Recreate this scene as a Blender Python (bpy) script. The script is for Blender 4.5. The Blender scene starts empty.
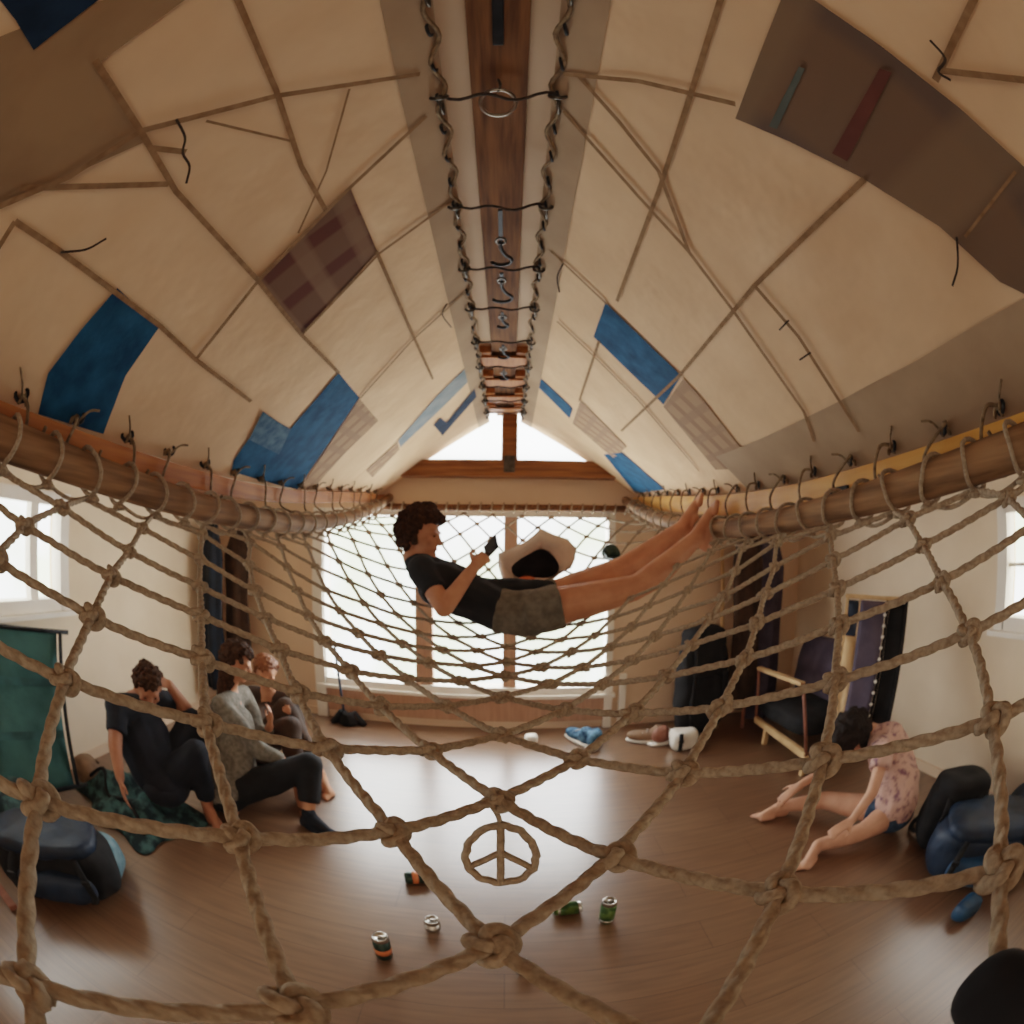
import bpy, bmesh, math, random
from mathutils import Vector, Matrix, noise
from mathutils.geometry import tessellate_polygon
random.seed(7)
SC = bpy.context.scene
COL = SC.collection
PI = math.pi
# ------------------------------------------------------------------ camera
CAMH = 1.55
F = 475.0
ROT = [[0.999905, -0.007653, 0.011462], [0.006713, 0.996779, 0.079915], [-0.012036, -0.07983, 0.996736]]
cam = bpy.data.cameras.new('camera'); cam.dof.use_dof = True; cam.dof.focus_distance = .6; cam.dof.aperture_fstop = 15
camo = bpy.data.objects.new('camera', cam); COL.objects.link(camo)
rx, fy, uz = [Vector(r) for r in ROT]
camo.matrix_world = Matrix(((rx.x, uz.x, -fy.x, 0), (rx.y, uz.y, -fy.y, 0), (rx.z, uz.z, -fy.z, CAMH), (0, 0, 0, 1)))
cam.type = 'PANO'
cam.sensor_width = 36; cam.sensor_height = 36; cam.sensor_fit = 'HORIZONTAL'
try:
    cc = cam.cycles; cc.panorama_type = 'FISHEYE_EQUISOLID'
except Exception:
    cc = cam; cc.panorama_type = 'FISHEYE_EQUISOLID'
cc.fisheye_lens = F / 1024 * 36
cc.fisheye_fov = math.radians(220)
cam.clip_start = 0.01; cam.clip_end = 200
SC.camera = camo

def ray(px, py):
    dx, dy = px - 512, 512 - py
    r = math.hypot(dx, dy) or 1e-9
    t = 2 * math.asin(min(1, r / (2 * F)))
    a, b, c = math.sin(t) * dx / r, math.cos(t), math.sin(t) * dy / r
    return (rx * a + fy * b + uz * c).normalized()
C0 = Vector((0, 0, CAMH))
def AT(px, py, d): return C0 + ray(px, py) * d
def PY(px, py, Y):
    q = ray(px, py); return C0 + q * (Y / q.y)
def PX(px, py, X):
    q = ray(px, py); return C0 + q * (X / q.x)
def PZ(px, py, Z=0.0):
    q = ray(px, py); return C0 + q * ((Z - CAMH) / q.z)
def V(*a): return Vector(a)
def lerp(a, b, t): return a + (b - a) * t
def plin(tab, x):
    if x <= tab[0][0]: return tab[0][1]
    for (a, b), (c, d) in zip(tab, tab[1:]):
        if x <= c:
            t = (x - a) / (c - a); return b + (d - b) * t
    return tab[-1][1]
def spl(tab, x):
    # smooth cubic hermite through a table
    n = len(tab)
    if x <= tab[0][0]: return tab[0][1]
    if x >= tab[-1][0]: return tab[-1][1]
    for i in range(n - 1):
        if x <= tab[i + 1][0]:
            x0, y0 = tab[i]; x1, y1 = tab[i + 1]; h = x1 - x0
            def sl(k):
                if k <= 0 or k >= n - 1: return (y1 - y0) / h
                return (tab[k + 1][1] - tab[k - 1][1]) / (tab[k + 1][0] - tab[k - 1][0])
            m0, m1 = sl(i), sl(i + 1); t = (x - x0) / h
            return (2*t**3-3*t*t+1)*y0 + (t**3-2*t*t+t)*h*m0 + (-2*t**3+3*t*t)*y1 + (t**3-t*t)*h*m1

# ------------------------------------------------------------------ materials
def s2l(c):
    return tuple(((x/255)/12.92 if x/255 <= .04045 else ((x/255+.055)/1.055)**2.4) for x in c) + (1,)
def new_mat(name):
    m = bpy.data.materials.new(name); m.use_nodes = True
    nt = m.node_tree; b = nt.nodes['Principled BSDF']; return m, nt, b
def mat(name, c1, c2=None, scale=8, rough=.8, metal=0, bump=0, bscale=60, stretch=(1,1,1), detail=4, spec=.3, lo=.35, hi=.65):
    m, nt, b = new_mat(name)
    b.inputs['Roughness'].default_value = rough; b.inputs['Metallic'].default_value = metal
    b.inputs['Specular IOR Level'].default_value = spec
    N = nt.nodes; L = nt.links
    tc = N.new('ShaderNodeTexCoord'); mp = N.new('ShaderNodeMapping'); mp.inputs['Scale'].default_value = stretch
    L.new(tc.outputs['Object'], mp.inputs['Vector'])
    nz = N.new('ShaderNodeTexNoise'); nz.inputs['Scale'].default_value = scale; nz.inputs['Detail'].default_value = detail
    L.new(mp.outputs['Vector'], nz.inputs['Vector'])
    cr = N.new('ShaderNodeValToRGB'); cr.color_ramp.elements[0].position = lo; cr.color_ramp.elements[1].position = hi
    cr.color_ramp.elements[0].color = s2l(c1); cr.color_ramp.elements[1].color = s2l(c2 or c1)
    L.new(nz.outputs['Fac'], cr.inputs['Fac']); L.new(cr.outputs['Color'], b.inputs['Base Color'])
    if bump:
        n2 = N.new('ShaderNodeTexNoise'); n2.inputs['Scale'].default_value = bscale; n2.inputs['Detail'].default_value = 3
        L.new(mp.outputs['Vector'], n2.inputs['Vector'])
        bp = N.new('ShaderNodeBump'); bp.inputs['Strength'].default_value = bump; bp.inputs['Distance'].default_value = .01
        L.new(n2.outputs['Fac'], bp.inputs['Height']); L.new(bp.outputs['Normal'], b.inputs['Normal'])
    return m
def plaid(name, base, s1, s2, scale=30, axis2=True):
    m, nt, b = new_mat(name); b.inputs['Roughness'].default_value = .9; b.inputs['Specular IOR Level'].default_value = .1
    N = nt.nodes; L = nt.links
    tc = N.new('ShaderNodeTexCoord')
    prev = None
    for i, (ax, c, sc) in enumerate((('Y', s1, scale), ('X', s2, scale*1.3))):
        sep = N.new('ShaderNodeSeparateXYZ'); L.new(tc.outputs['Object'], sep.inputs[0])
        mu = N.new('ShaderNodeMath'); mu.operation = 'MULTIPLY'; mu.inputs[1].default_value = sc; L.new(sep.outputs[ax], mu.inputs[0])
        sn = N.new('ShaderNodeMath'); sn.operation = 'SINE'; L.new(mu.outputs[0], sn.inputs[0])
        nz = N.new('ShaderNodeTexNoise'); nz.noise_dimensions = '1D'; nz.inputs['Scale'].default_value = .35; L.new(mu.outputs[0], nz.inputs['W'])
        ad = N.new('ShaderNodeMath'); ad.operation = 'MULTIPLY'; L.new(sn.outputs[0], ad.inputs[0]); L.new(nz.outputs['Fac'], ad.inputs[1])
        cr = N.new('ShaderNodeValToRGB'); cr.color_ramp.elements[0].position = .1; cr.color_ramp.elements[1].position = .35
        cr.color_ramp.elements[0].color = (0,0,0,1); cr.color_ramp.elements[1].color = (.75,.75,.75,1); L.new(ad.outputs[0], cr.inputs['Fac'])
        mx = N.new('ShaderNodeMix'); mx.data_type = 'RGBA'; L.new(cr.outputs['Color'], mx.inputs['Factor'])
        if prev is None: mx.inputs[6].default_value = s2l(base)
        else: L.new(prev, mx.inputs[6])
        mx.inputs[7].default_value = s2l(c); prev = mx.outputs[2]
    L.new(prev, b.inputs['Base Color'])
    return m
M = {}
def build_mats():
    # canvas: cream cloth with weave, soft stains and wrinkles
    m = mat('canvas', (212,177,142), (229,196,160), scale=3.5, rough=.9, bump=.6, bscale=5, spec=.1, lo=.3, hi=.7); M['canvas'] = m
    for nd in m.node_tree.nodes:
        if nd.type == 'BUMP': nd.inputs['Distance'].default_value = .02
    M['canvas_dark'] = mat('canvas_double', (128,104,80), (150,124,96), scale=4, rough=.9, bump=.2, bscale=9, spec=.1)
    M['hem'] = mat('canvas_hem', (158,134,110), (172,148,122), scale=5, rough=.9, bump=.15, bscale=14, spec=.1)
    M['seam'] = mat('seam_tape', (128,100,72), (150,120,90), scale=40, rough=.9, spec=.1)
    M['blue'] = mat('blue_patch', (20,62,94), (34,86,122), scale=14, rough=.85, bump=.3, bscale=24, spec=.1)
    M['navy'] = mat('navy_patch', (22,38,58), (32,52,76), scale=14, rough=.85, bump=.2, bscale=24, spec=.1)
    M['denim'] = mat('denim_patch', (52,84,112), (86,114,134), scale=30, rough=.9, bump=.2, bscale=60, spec=.1)
    M['greyblue'] = mat('grey_blue_patch', (120,134,140), (140,150,152), scale=9, rough=.9, spec=.1)
    M['plaid'] = plaid('plaid_patch', (108,84,70), (84,46,44), (128,104,86), 42)
    M['plaid2'] = plaid('faded_plaid_patch', (168,138,110), (138,108,88), (150,122,100), 60)
    M['plaid3'] = plaid('dark_check_patch', (112,92,76), (92,80,74), (126,106,86), 15)
    M['red'] = mat('red_stripe', (92,54,46), (102,60,52), scale=12, rough=.9)
    M['teal'] = mat('teal_stripe', (78,86,82), (84,94,90), scale=12, rough=.9)
    M['ridge'] = mat('ridge_wood', (84,52,28), (124,82,46), scale=6, rough=.85, stretch=(9,.6,9), bump=.1, bscale=12)
    M['orange'] = mat('orange_wood', (150,88,40), (182,114,56), scale=5, rough=.6, stretch=(8,.6,8), bump=.08, bscale=12)
    M['yellow'] = mat('yellow_wood', (196,134,52), (214,154,70), scale=5, rough=.45, stretch=(6,.6,6))
    M['log'] = mat('log_wood', (104,76,50), (148,112,78), scale=6, rough=.8, stretch=(7,.5,7), bump=.15, bscale=10)
    M['tie'] = mat('tie_wood', (112,66,30), (146,94,48), scale=5, rough=.5, stretch=(.6,8,8))
    M['wall'] = mat('wall_plaster', (218,196,168), (228,208,182), scale=2, rough=.85, bump=.05, bscale=40)
    M['wallfar'] = mat('far_wall', (210,180,152), (220,192,164), scale=2, rough=.85, bump=.05, bscale=40)
    M['ceil'] = mat('ceiling_board', (206,178,148), (216,188,160), scale=3, rough=.85)
    M['white'] = mat('white_paint', (226,218,206), (234,228,218), scale=4, rough=.5)
    M['pink'] = mat('window_wood', (170,128,104), (186,144,118), scale=4, rough=.6, stretch=(8,8,1))
    M['rope'] = mat('hemp_rope', (138,120,100), (166,148,126), scale=120, rough=.95, bump=.25, bscale=300, spec=.05)
    M['cord'] = mat('thin_cord', (96,78,58), (140,118,90), scale=60, rough=.95)
    M['darkcord'] = mat('dark_cord', (42,34,28), (66,54,44), scale=60, rough=.9)
    M['metal'] = mat('dark_metal', (70,64,58), (96,90,82), scale=30, rough=.35, metal=.9)
    M['steel'] = mat('bright_steel', (150,142,130), (176,168,156), scale=30, rough=.3, metal=1)
    M['iron'] = mat('black_iron', (24,24,26), (40,40,42), scale=20, rough=.5, metal=.5)
    M['skin'] = mat('skin', (176,116,84), (192,132,98), scale=14, rough=.55, spec=.35)
    M['skinp'] = mat('fair_skin', (190,138,112), (204,152,126), scale=14, rough=.55, spec=.35)
    M['skind'] = mat('tanned_skin', (150,96,70), (166,110,82), scale=14, rough=.55, spec=.35)
    M['hairb'] = mat('brown_hair', (40,26,18), (70,46,30), scale=60, rough=.85, bump=.6, bscale=90, spec=.1)
    M['hairk'] = mat('dark_hair', (22,17,15), (40,30,25), scale=60, rough=.75, stretch=(4,4,1), bump=.5, bscale=90, spec=.15)
    M['hairr'] = mat('auburn_hair', (104,58,32), (136,84,48), scale=60, rough=.6, bump=.4, bscale=90)
    M['tee'] = mat('charcoal_cotton', (26,27,29), (36,36,38), scale=10, rough=.9, bump=.2, bscale=20)
    M['navytee'] = mat('navy_cotton', (20,23,30), (28,31,40), scale=10, rough=.9, bump=.25, bscale=16)
    M['shorts'] = mat('grey_shorts', (88,82,72), (110,102,90), scale=30, rough=.9, bump=.3, bscale=26)
    M['cardigan'] = mat('grey_knit', (92,86,76), (122,116,106), scale=40, rough=.95, bump=.4, bscale=40)
    M['black'] = mat('black_cloth', (18,18,20), (28,28,30), scale=12, rough=.9, bump=.25, bscale=18)
    M['brownc'] = mat('brown_cloth', (50,36,28), (68,50,38), scale=12, rough=.9, bump=.25, bscale=18)
    M['jeans'] = mat('blue_denim', (36,52,72), (58,78,100), scale=30, rough=.9, bump=.2, bscale=60)
    M['floral'] = mat('pink_floral_cloth', (196,158,146), (120,84,98), scale=26, rough=.9, lo=.5, hi=.68, bump=.2, bscale=16)
    M['tealbag'] = mat('teal_nylon', (26,60,64), (44,88,92), scale=7, rough=.5, bump=.5, bscale=14)
    M['bluebag'] = mat('blue_nylon', (20,44,66), (34,74,104), scale=7, rough=.5, bump=.5, bscale=14)
    M['navybag'] = mat('navy_nylon', (16,26,40), (28,44,64), scale=7, rough=.55, bump=.5, bscale=14)
    M['lightbag'] = mat('pale_blue_nylon', (120,150,160), (70,110,124), scale=16, rough=.5, bump=.5, bscale=14)
    M['sling'] = mat('teal_sling', (36,74,76), (56,96,96), scale=5, rough=.75, bump=.2, bscale=30)
    M['blanket'] = mat('teal_pattern_blanket', (24,38,42), (62,92,92), scale=16, rough=.9, lo=.42, hi=.62, bump=.4, bscale=14)
    M['paperbag'] = mat('pale_linen', (186,164,148), (204,184,168), scale=8, rough=.9, bump=.4, bscale=18)
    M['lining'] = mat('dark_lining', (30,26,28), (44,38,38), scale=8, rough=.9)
    M['palewood'] = mat('pale_wood', (178,142,98), (200,164,120), scale=6, rough=.6, stretch=(6,1,1))
    M['redwood'] = mat('reddish_wood', (120,74,58), (140,92,74), scale=6, rough=.6, stretch=(6,1,1))
    M['purple'] = mat('dusky_canvas', (60,54,68), (78,70,84), scale=6, rough=.85, bump=.2, bscale=16)
    M['green'] = mat('green_can', (46,74,36), (84,108,52), scale=24, rough=.35, metal=.4, lo=.45, hi=.55)
    M['greencan2'] = mat('dark_can', (22,40,36), (48,64,52), scale=24, rough=.35, metal=.4)
    M['silver'] = mat('can_silver', (176,172,164), (200,196,188), scale=30, rough=.25, metal=.9)
    M['orangeprint'] = mat('orange_print', (196,96,50), (210,120,70), scale=24, rough=.4)
    M['blueshoe'] = mat('blue_mesh_cloth', (24,60,92), (84,124,150), scale=24, rough=.8)
    M['tan'] = mat('tan_leather', (110,84,64), (140,110,86), scale=12, rough=.7)
    M['offwhite'] = mat('off_white', (206,200,190), (222,216,206), scale=12, rough=.7)
    M['screen'] = mat('dark_glass', (14,14,16), (22,22,26), scale=3, rough=.15)
    M['lip'] = mat('lip_tone', (142,82,68), (150,88,74), scale=20, rough=.5)
    # laminate floor
    m, nt, b = new_mat('laminate_floor'); N = nt.nodes; L = nt.links
    tc = N.new('ShaderNodeTexCoord'); mp = N.new('ShaderNodeMapping'); L.new(tc.outputs['Object'], mp.inputs['Vector'])
    br = N.new('ShaderNodeTexBrick'); br.offset = .37; br.inputs['Scale'].default_value = 1
    br.inputs['Brick Width'].default_value = 1.25; br.inputs['Row Height'].default_value = .19; br.inputs['Mortar Size'].default_value = .0022
    br.inputs['Color1'].default_value = s2l((112,84,62)); br.inputs['Color2'].default_value = s2l((104,76,55)); br.inputs['Mortar'].default_value = s2l((84,60,42))
    L.new(mp.outputs['Vector'], br.inputs['Vector'])
    m2 = N.new('ShaderNodeMapping'); m2.inputs['Scale'].default_value = (1.2, 14, 1); L.new(tc.outputs['Object'], m2.inputs['Vector'])
    nz = N.new('ShaderNodeTexNoise'); nz.inputs['Scale'].default_value = 3; nz.inputs['Detail'].default_value = 6; L.new(m2.outputs['Vector'], nz.inputs['Vector'])
    mx = N.new('ShaderNodeMix'); mx.data_type = 'RGBA'; mx.blend_type = 'MULTIPLY'; mx.inputs['Factor'].default_value = .7
    cr = N.new('ShaderNodeValToRGB'); cr.color_ramp.elements[0].color = (.62,.58,.54,1); cr.color_ramp.elements[1].color = (1.15,1.12,1.1,1)
    cr.color_ramp.elements[0].position = .3; cr.color_ramp.elements[1].position = .7
    L.new(nz.outputs['Fac'], cr.inputs['Fac']); L.new(br.outputs['Color'], mx.inputs[6]); L.new(cr.outputs['Color'], mx.inputs[7])
    L.new(mx.outputs[2], b.inputs['Base Color']); b.inputs['Roughness'].default_value = .3; b.inputs['Specular IOR Level'].default_value = .8; b.inputs['Coat Weight'].default_value = .6; b.inputs['Coat Roughness'].default_value = .26
    M['floor'] = m
    # window glass: thin, almost clear
    m, nt, b = new_mat('window_glass'); N = nt.nodes; L = nt.links
    tr = N.new('ShaderNodeBsdfTransparent'); gl = N.new('ShaderNodeBsdfGlossy'); gl.inputs['Roughness'].default_value = .05
    ms = N.new('ShaderNodeMixShader'); ms.inputs[0].default_value = .06
    L.new(tr.outputs[0], ms.inputs[1]); L.new(gl.outputs[0], ms.inputs[2]); L.new(ms.outputs[0], N['Material Output'].inputs['Surface'])
    M['glass'] = m
    # milky skylight panel, lets daylight through
    m, nt, b = new_mat('milky_skylight'); N = nt.nodes; L = nt.links
    tl = N.new('ShaderNodeBsdfTranslucent'); tl.inputs['Color'].default_value = (.9,.92,.95,1)
    tr = N.new('ShaderNodeBsdfTransparent'); tr.inputs['Color'].default_value = (.85,.88,.92,1)
    ms = N.new('ShaderNodeMixShader'); ms.inputs[0].default_value = .25
    nz = N.new('ShaderNodeTexNoise'); nz.inputs['Scale'].default_value = 3
    L.new(tl.outputs[0], ms.inputs[1]); L.new(tr.outputs[0], ms.inputs[2]); L.new(ms.outputs[0], N['Material Output'].inputs['Surface'])
    M['milky'] = m
build_mats()

# ------------------------------------------------------------------ mesh helpers
def tag(o, label=None, cat=None, group=None, kind=None):
    if label: o['label'] = label
    if cat: o['category'] = cat
    if group: o['group'] = group
    if kind: o['kind'] = kind
    return o
def empty(name, loc=(0,0,0), label=None, cat=None, group=None, kind=None):
    o = bpy.data.objects.new(name, None); o.empty_display_size = .05; COL.objects.link(o); o.location = loc
    return tag(o, label, cat, group, kind)
def obj(name, me, m, parent=None, smooth=True):
    if m is not None and not len(me.materials): me.materials.append(M[m] if isinstance(m, str) else m)
    o = bpy.data.objects.new(name, me); COL.objects.link(o)
    if smooth: me.shade_smooth()
    if parent is not None:
        o.parent = parent
        ml = parent.matrix_world if parent.parent is None else parent.parent.matrix_basis @ parent.matrix_basis
        ml = world_of(parent); o.matrix_parent_inverse = ml.inverted()
    return o
def world_of(o):
    w = o.matrix_basis.copy()
    if o.parent is not None: w = world_of(o.parent) @ o.matrix_parent_inverse @ w
    return w
class MB:
    def __init__(s): s.v = []; s.f = []
    def add(s, vs, fs):
        k = len(s.v); s.v += [tuple(x) for x in vs]; s.f += [tuple(i + k for i in f) for f in fs]; return s
    def box(s, lo, hi, mtx=None, taper=1.0):
        x0,y0,z0 = lo; x1,y1,z1 = hi
        vs = [V(x,y,z) for z in (z0,z1) for y in (y0,y1) for x in (x0,x1)]
        if mtx is not None: vs = [mtx @ v for v in vs]
        return s.add(vs, [(0,2,3,1),(4,5,7,6),(0,1,5,4),(2,6,7,3),(0,4,6,2),(1,3,7,5)])
    def beam(s, a, b, w, h, up=V(0,0,1)):
        a = V(*a); b = V(*b); d = (b-a); L = d.length; d.normalize()
        sd = d.cross(up)
        if sd.length < 1e-4: sd = d.cross(V(0,1,0))
        sd.normalize(); u2 = sd.cross(d)
        vs = []
        for p in (a, b):
            for sx, sz in ((-1,-1),(1,-1),(1,1),(-1,1)): vs.append(p + sd*(sx*w/2) + u2*(sz*h/2))
        return s.add(vs, [(3,2,1,0),(4,5,6,7),(0,1,5,4),(1,2,6,5),(2,3,7,6),(3,0,4,7)])
    def tube(s, pts, r, n=8, closed=False, strands=0, pitch=.04, amp=.16, caps=True):
        pts = [V(*p) for p in pts]; k = len(pts)
        rad = r if isinstance(r, (list, tuple)) else [r]*k
        tang = []
        for i in range(k):
            a = pts[(i-1) % k] if (closed or i > 0) else pts[i]; b = pts[(i+1) % k] if (closed or i < k-1) else pts[i]
            t = (b-a); t = t.normalized() if t.length > 1e-9 else V(0,0,1); tang.append(t)
        nrm = tang[0].orthogonal().normalized(); vs = []; dist = 0
        for i in range(k):
            if i: dist += (pts[i]-pts[i-1]).length
            nrm = (nrm - tang[i]*nrm.dot(tang[i])); nrm = nrm.normalized() if nrm.length > 1e-6 else tang[i].orthogonal().normalized()
            bn = tang[i].cross(nrm)
            for j in range(n):
                a = 2*PI*j/n; q = rad[i]
                if strands: q *= 1 + amp*(abs(math.cos((a*strands - dist/pitch*2*PI)/2)) - .62)
                vs.append(pts[i] + nrm*(math.cos(a)*q) + bn*(math.sin(a)*q))
        fs = []
        for i in range(k if closed else k-1):
            i2 = (i+1) % k
            for j in range(n): fs.append((i*n+j, i*n+(j+1)%n, i2*n+(j+1)%n, i2*n+j))
        if not closed and caps:
            fs.append(tuple(range(n-1,-1,-1))); fs.append(tuple((k-1)*n+j for j in range(n)))
        return s.add(vs, fs)
    def rev(s, prof, mtx=None, n=16):
        # prof: (radius, z) pairs
        vs = []
        for r_, z in prof:
            for j in range(n):
                a = 2*PI*j/n; vs.append(V(r_*math.cos(a), r_*math.sin(a), z))
        if mtx is not None: vs = [mtx @ v for v in vs]
        fs = []
        for i in range(len(prof)-1):
            for j in range(n): fs.append((i*n+j, i*n+(j+1)%n, (i+1)*n+(j+1)%n, (i+1)*n+j))
        fs.append(tuple(range(n-1,-1,-1))); fs.append(tuple((len(prof)-1)*n+j for j in range(n)))
        return s.add(vs, fs)
    def ell(s, c, rad, mtx=None, n=14, m=9, pw=1.0):
        vs = []; c = V(*c); R3 = mtx or Matrix.Identity(3)
        def sp(x): return math.copysign(abs(x)**pw, x)
        for i in range(m+1):
            a = -PI/2 + PI*i/m
            for j in range(n):
                b = 2*PI*j/n
                p = V(rad[0]*sp(math.cos(a))*sp(math.cos(b)), rad[1]*sp(math.cos(a))*sp(math.sin(b)), rad[2]*sp(math.sin(a)))
                vs.append(c + R3 @ p)
        fs = []
        for i in range(m):
            for j in range(n): fs.append((i*n+j, i*n+(j+1)%n, (i+1)*n+(j+1)%n, (i+1)*n+j))
        return s.add(vs, fs)
    def cap(s, p0, r0, p1, r1, n=12, flat=False):
        p0 = V(*p0); p1 = V(*p1); d = p1-p0; L = d.length
        if L < 1e-6: return s.ell(p0, (r0,r0,r0))
        q = d.to_track_quat('Z', 'Y').to_matrix()
        mt = Matrix.Translation(p0) @ q.to_4x4()
        pr = []
        if flat: pr = [(1e-4,0),(r0,0),(r0*.998,.001),(r1,L-.001),(r1*.99,L),(1e-4,L)]
        else:
            for i in range(5): a = -PI/2 + PI/2*i/4; pr.append((max(1e-4, r0*math.cos(a)), r0*math.sin(a)))
            for i in range(5): a = PI/2*i/4; pr.append((max(1e-4, r1*math.cos(a)), L + r1*math.sin(a)))
        return s.rev(pr, mt, n)
    def grid(s, P, nu, nv, closed=False):
        vs = [P(i/nu, j/nv) for j in range(nv+1) for i in range(nu+1)]
        w = nu+1
        return s.add(vs, [(j*w+i, j*w+i+1, (j+1)*w+i+1, (j+1)*w+i) for j in range(nv) for i in range(nu)])
    def mesh(s, name):
        me = bpy.data.meshes.new(name); me.from_pydata(s.v, [], s.f); me.update(); return me
    def build(s, name, m, parent=None, smooth=True, recalc=True, bevel=0, subsurf=0, solid=0):
        me = s.mesh(name)
        if recalc or bevel:
            bm = bmesh.new(); bm.from_mesh(me); bmesh.ops.remove_doubles(bm, verts=bm.verts, dist=1e-5)
            bmesh.ops.recalc_face_normals(bm, faces=bm.faces)
            if bevel:
                es = [e for e in bm.edges if len(e.link_faces) == 2 and e.calc_face_angle(0) > .6]
                bmesh.ops.bevel(bm, geom=es, offset=bevel, segments=2, profile=.6, affect='EDGES')
            bm.to_mesh(me); bm.free()
        o = obj(name, me, m, parent, smooth)
        if solid: md = o.modifiers.new('Solidify', 'SOLIDIFY'); md.thickness = solid; md.offset = 0
        if subsurf: md = o.modifiers.new('Subdivision', 'SUBSURF'); md.levels = subsurf; md.render_levels = subsurf; md.subdivision_type = 'CATMULL_CLARK' if name != 'bag_shell' else 'SIMPLE'
        if smooth and bevel == 0 and not subsurf: pass
        return o
    def fuse(s, name, m, parent=None, voxel=.008, smooth=6, disp=0, dscale=30):
        me = s.mesh(name); t = bpy.data.objects.new('tmp', me); COL.objects.link(t)
        r = t.modifiers.new('r', 'REMESH'); r.mode = 'VOXEL'; r.voxel_size = voxel
        if smooth: q = t.modifiers.new('s', 'SMOOTH'); q.factor = .5; q.iterations = smooth
        dg = bpy.context.evaluated_depsgraph_get(); dg.update()
        me2 = bpy.data.meshes.new_from_object(t.evaluated_get(dg)); me2.name = name
        bpy.data.objects.remove(t); bpy.data.meshes.remove(me)
        if disp:
            for v in me2.vertices:
                v.co += v.normal * (disp * noise.noise(v.co * dscale))
        return obj(name, me2, m, parent, True)
def flat_quads(me):
    for p in me.polygons: p.use_smooth = False
def cr(pts, sub=6, closed=False):
    # Catmull-Rom
    pts = [V(*p) for p in pts]; n = len(pts); out = []
    rng = range(n if closed else n-1)
    for i in rng:
        p0 = pts[(i-1) % n] if (closed or i > 0) else pts[0]*2 - pts[1]; p1 = pts[i]; p2 = pts[(i+1) % n]
        p3 = pts[(i+2) % n] if (closed or i < n-2) else pts[-1]*2 - pts[-2]
        for k in range(sub):
            t = k/sub
            out.append(.5*((2*p1) + (p2-p0)*t + (2*p0-5*p1+4*p2-p3)*t*t + (3*p1-p0-3*p2+p3)*t**3))
    if not closed: out.append(pts[-1])
    return out
# ------------------------------------------------------------------ room shell
XL, XR, YF, YB = -2.8, 2.78, 3.9, -2.6
ZC = 2.02
def struct(o, label=None, cat=None): return tag(o, label, cat, kind='structure')
def wall_pieces(mb, u0, u1, z0, z1, holes, P, th):
    # rectangles around axis-aligned holes; P(u, z, d) -> point, each a thin box
    us = sorted({u0, u1} | {h[0] for h in holes} | {h[1] for h in holes}); zs = sorted({z0, z1} | {h[2] for h in holes} | {h[3] for h in holes})
    us = [u for u in us if u0 <= u <= u1]; zs = [z for z in zs if z0 <= z <= z1]
    for a, b in zip(us, us[1:]):
        for c, d in zip(zs, zs[1:]):
            mu, mz = (a+b)/2, (c+d)/2
            if any(h[0] < mu < h[1] and h[2] < mz < h[3] for h in holes): continue
            vs = [P(u, z, e) for e in (0, th) for u, z in ((a,c),(b,c),(b,d),(a,d))]
            mb.add(vs, [(3,2,1,0),(4,5,6,7),(0,1,5,4),(1,2,6,5),(2,3,7,6),(3,0,4,7)])
mb = MB(); mb.box((XL-.2, YB-.2, -.1), (XR+.2, YF+.2, 0)); fl = mb.build('floor', 'floor', smooth=False); struct(fl, 'brown wood-look laminate floor reflecting the bright far window', 'floor')
# far wall: window opening plus two triangular gable lights
WX0, WX1, WZ0, WZ1 = -1.60, .84, .37, 1.83
mb = MB(); wall_pieces(mb, XL-.1, XR+.1, 0, 2.16, [(WX0, WX1, WZ0, WZ1)], lambda u, z, d: V(u, YF + d, z), .15)
struct(mb.build('wall_far', 'wallfar', smooth=False), 'warm beige far gable wall around the big window', 'wall')
LW = (-.1, 1.86, 1.12, 1.71)     # left window: y0 y1 z0 z1
RW = (.1, 1.40, 1.10, 1.70)
mb = MB(); wall_pieces(mb, YB-.1, YF+.1, 0, ZC+.1, [LW], lambda u, z, d: V(XL - d, u, z), .15)
struct(mb.build('wall_left', 'wall', smooth=False), 'off-white left side wall with a small window', 'wall')
mb = MB(); wall_pieces(mb, YB-.1, YF+.1, 0, ZC+.1, [RW], lambda u, z, d: V(XR + d, u, z), .15)
struct(mb.build('wall_right', 'wall', smooth=False), 'off-white right side wall with a small window', 'wall')
mb = MB(); mb.box((XL-.1, YB-.15, 0), (XR+.1, YB, 3.2)); struct(mb.build('wall_back', 'wall', smooth=False))
# flat side ceilings, then the boarded roof above the canvas
mb = MB(); mb.box((XL-.1, YB, ZC), (-1.16, YF, ZC+.05)); mb.box((1.16, YB, ZC), (XR+.1, YF, ZC+.05)); struct(mb.build('ceiling', 'ceil', smooth=False))
mb = MB()
for s in (-1, 1):
    vs = [V(s*1.3, YB, 1.98), V(s*1.3, YF+.1, 2.16), V(s*.0, YF+.1, 2.92), V(s*.0, YB, 2.92)]
    vs += [v + V(0,0,.05) for v in vs]
    mb.add(vs, [(0,1,2,3),(7,6,5,4),(0,4,5,1),(1,5,6,2),(2,6,7,3),(3,7,4,0)])
struct(mb.build('ceiling', 'ceil', smooth=False))
for nm, x0, x1, y0, y1 in (('baseboard_left', XL, XL+.015, YB, YF), ('baseboard_right', XR-.015, XR, YB, YF), ('baseboard_far', XL, XR, YF-.015, YF)):
    mb = MB(); mb.box((x0, y0, 0), (x1, y1, .07)); struct(mb.build(nm, 'wallfar', smooth=False))
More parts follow.
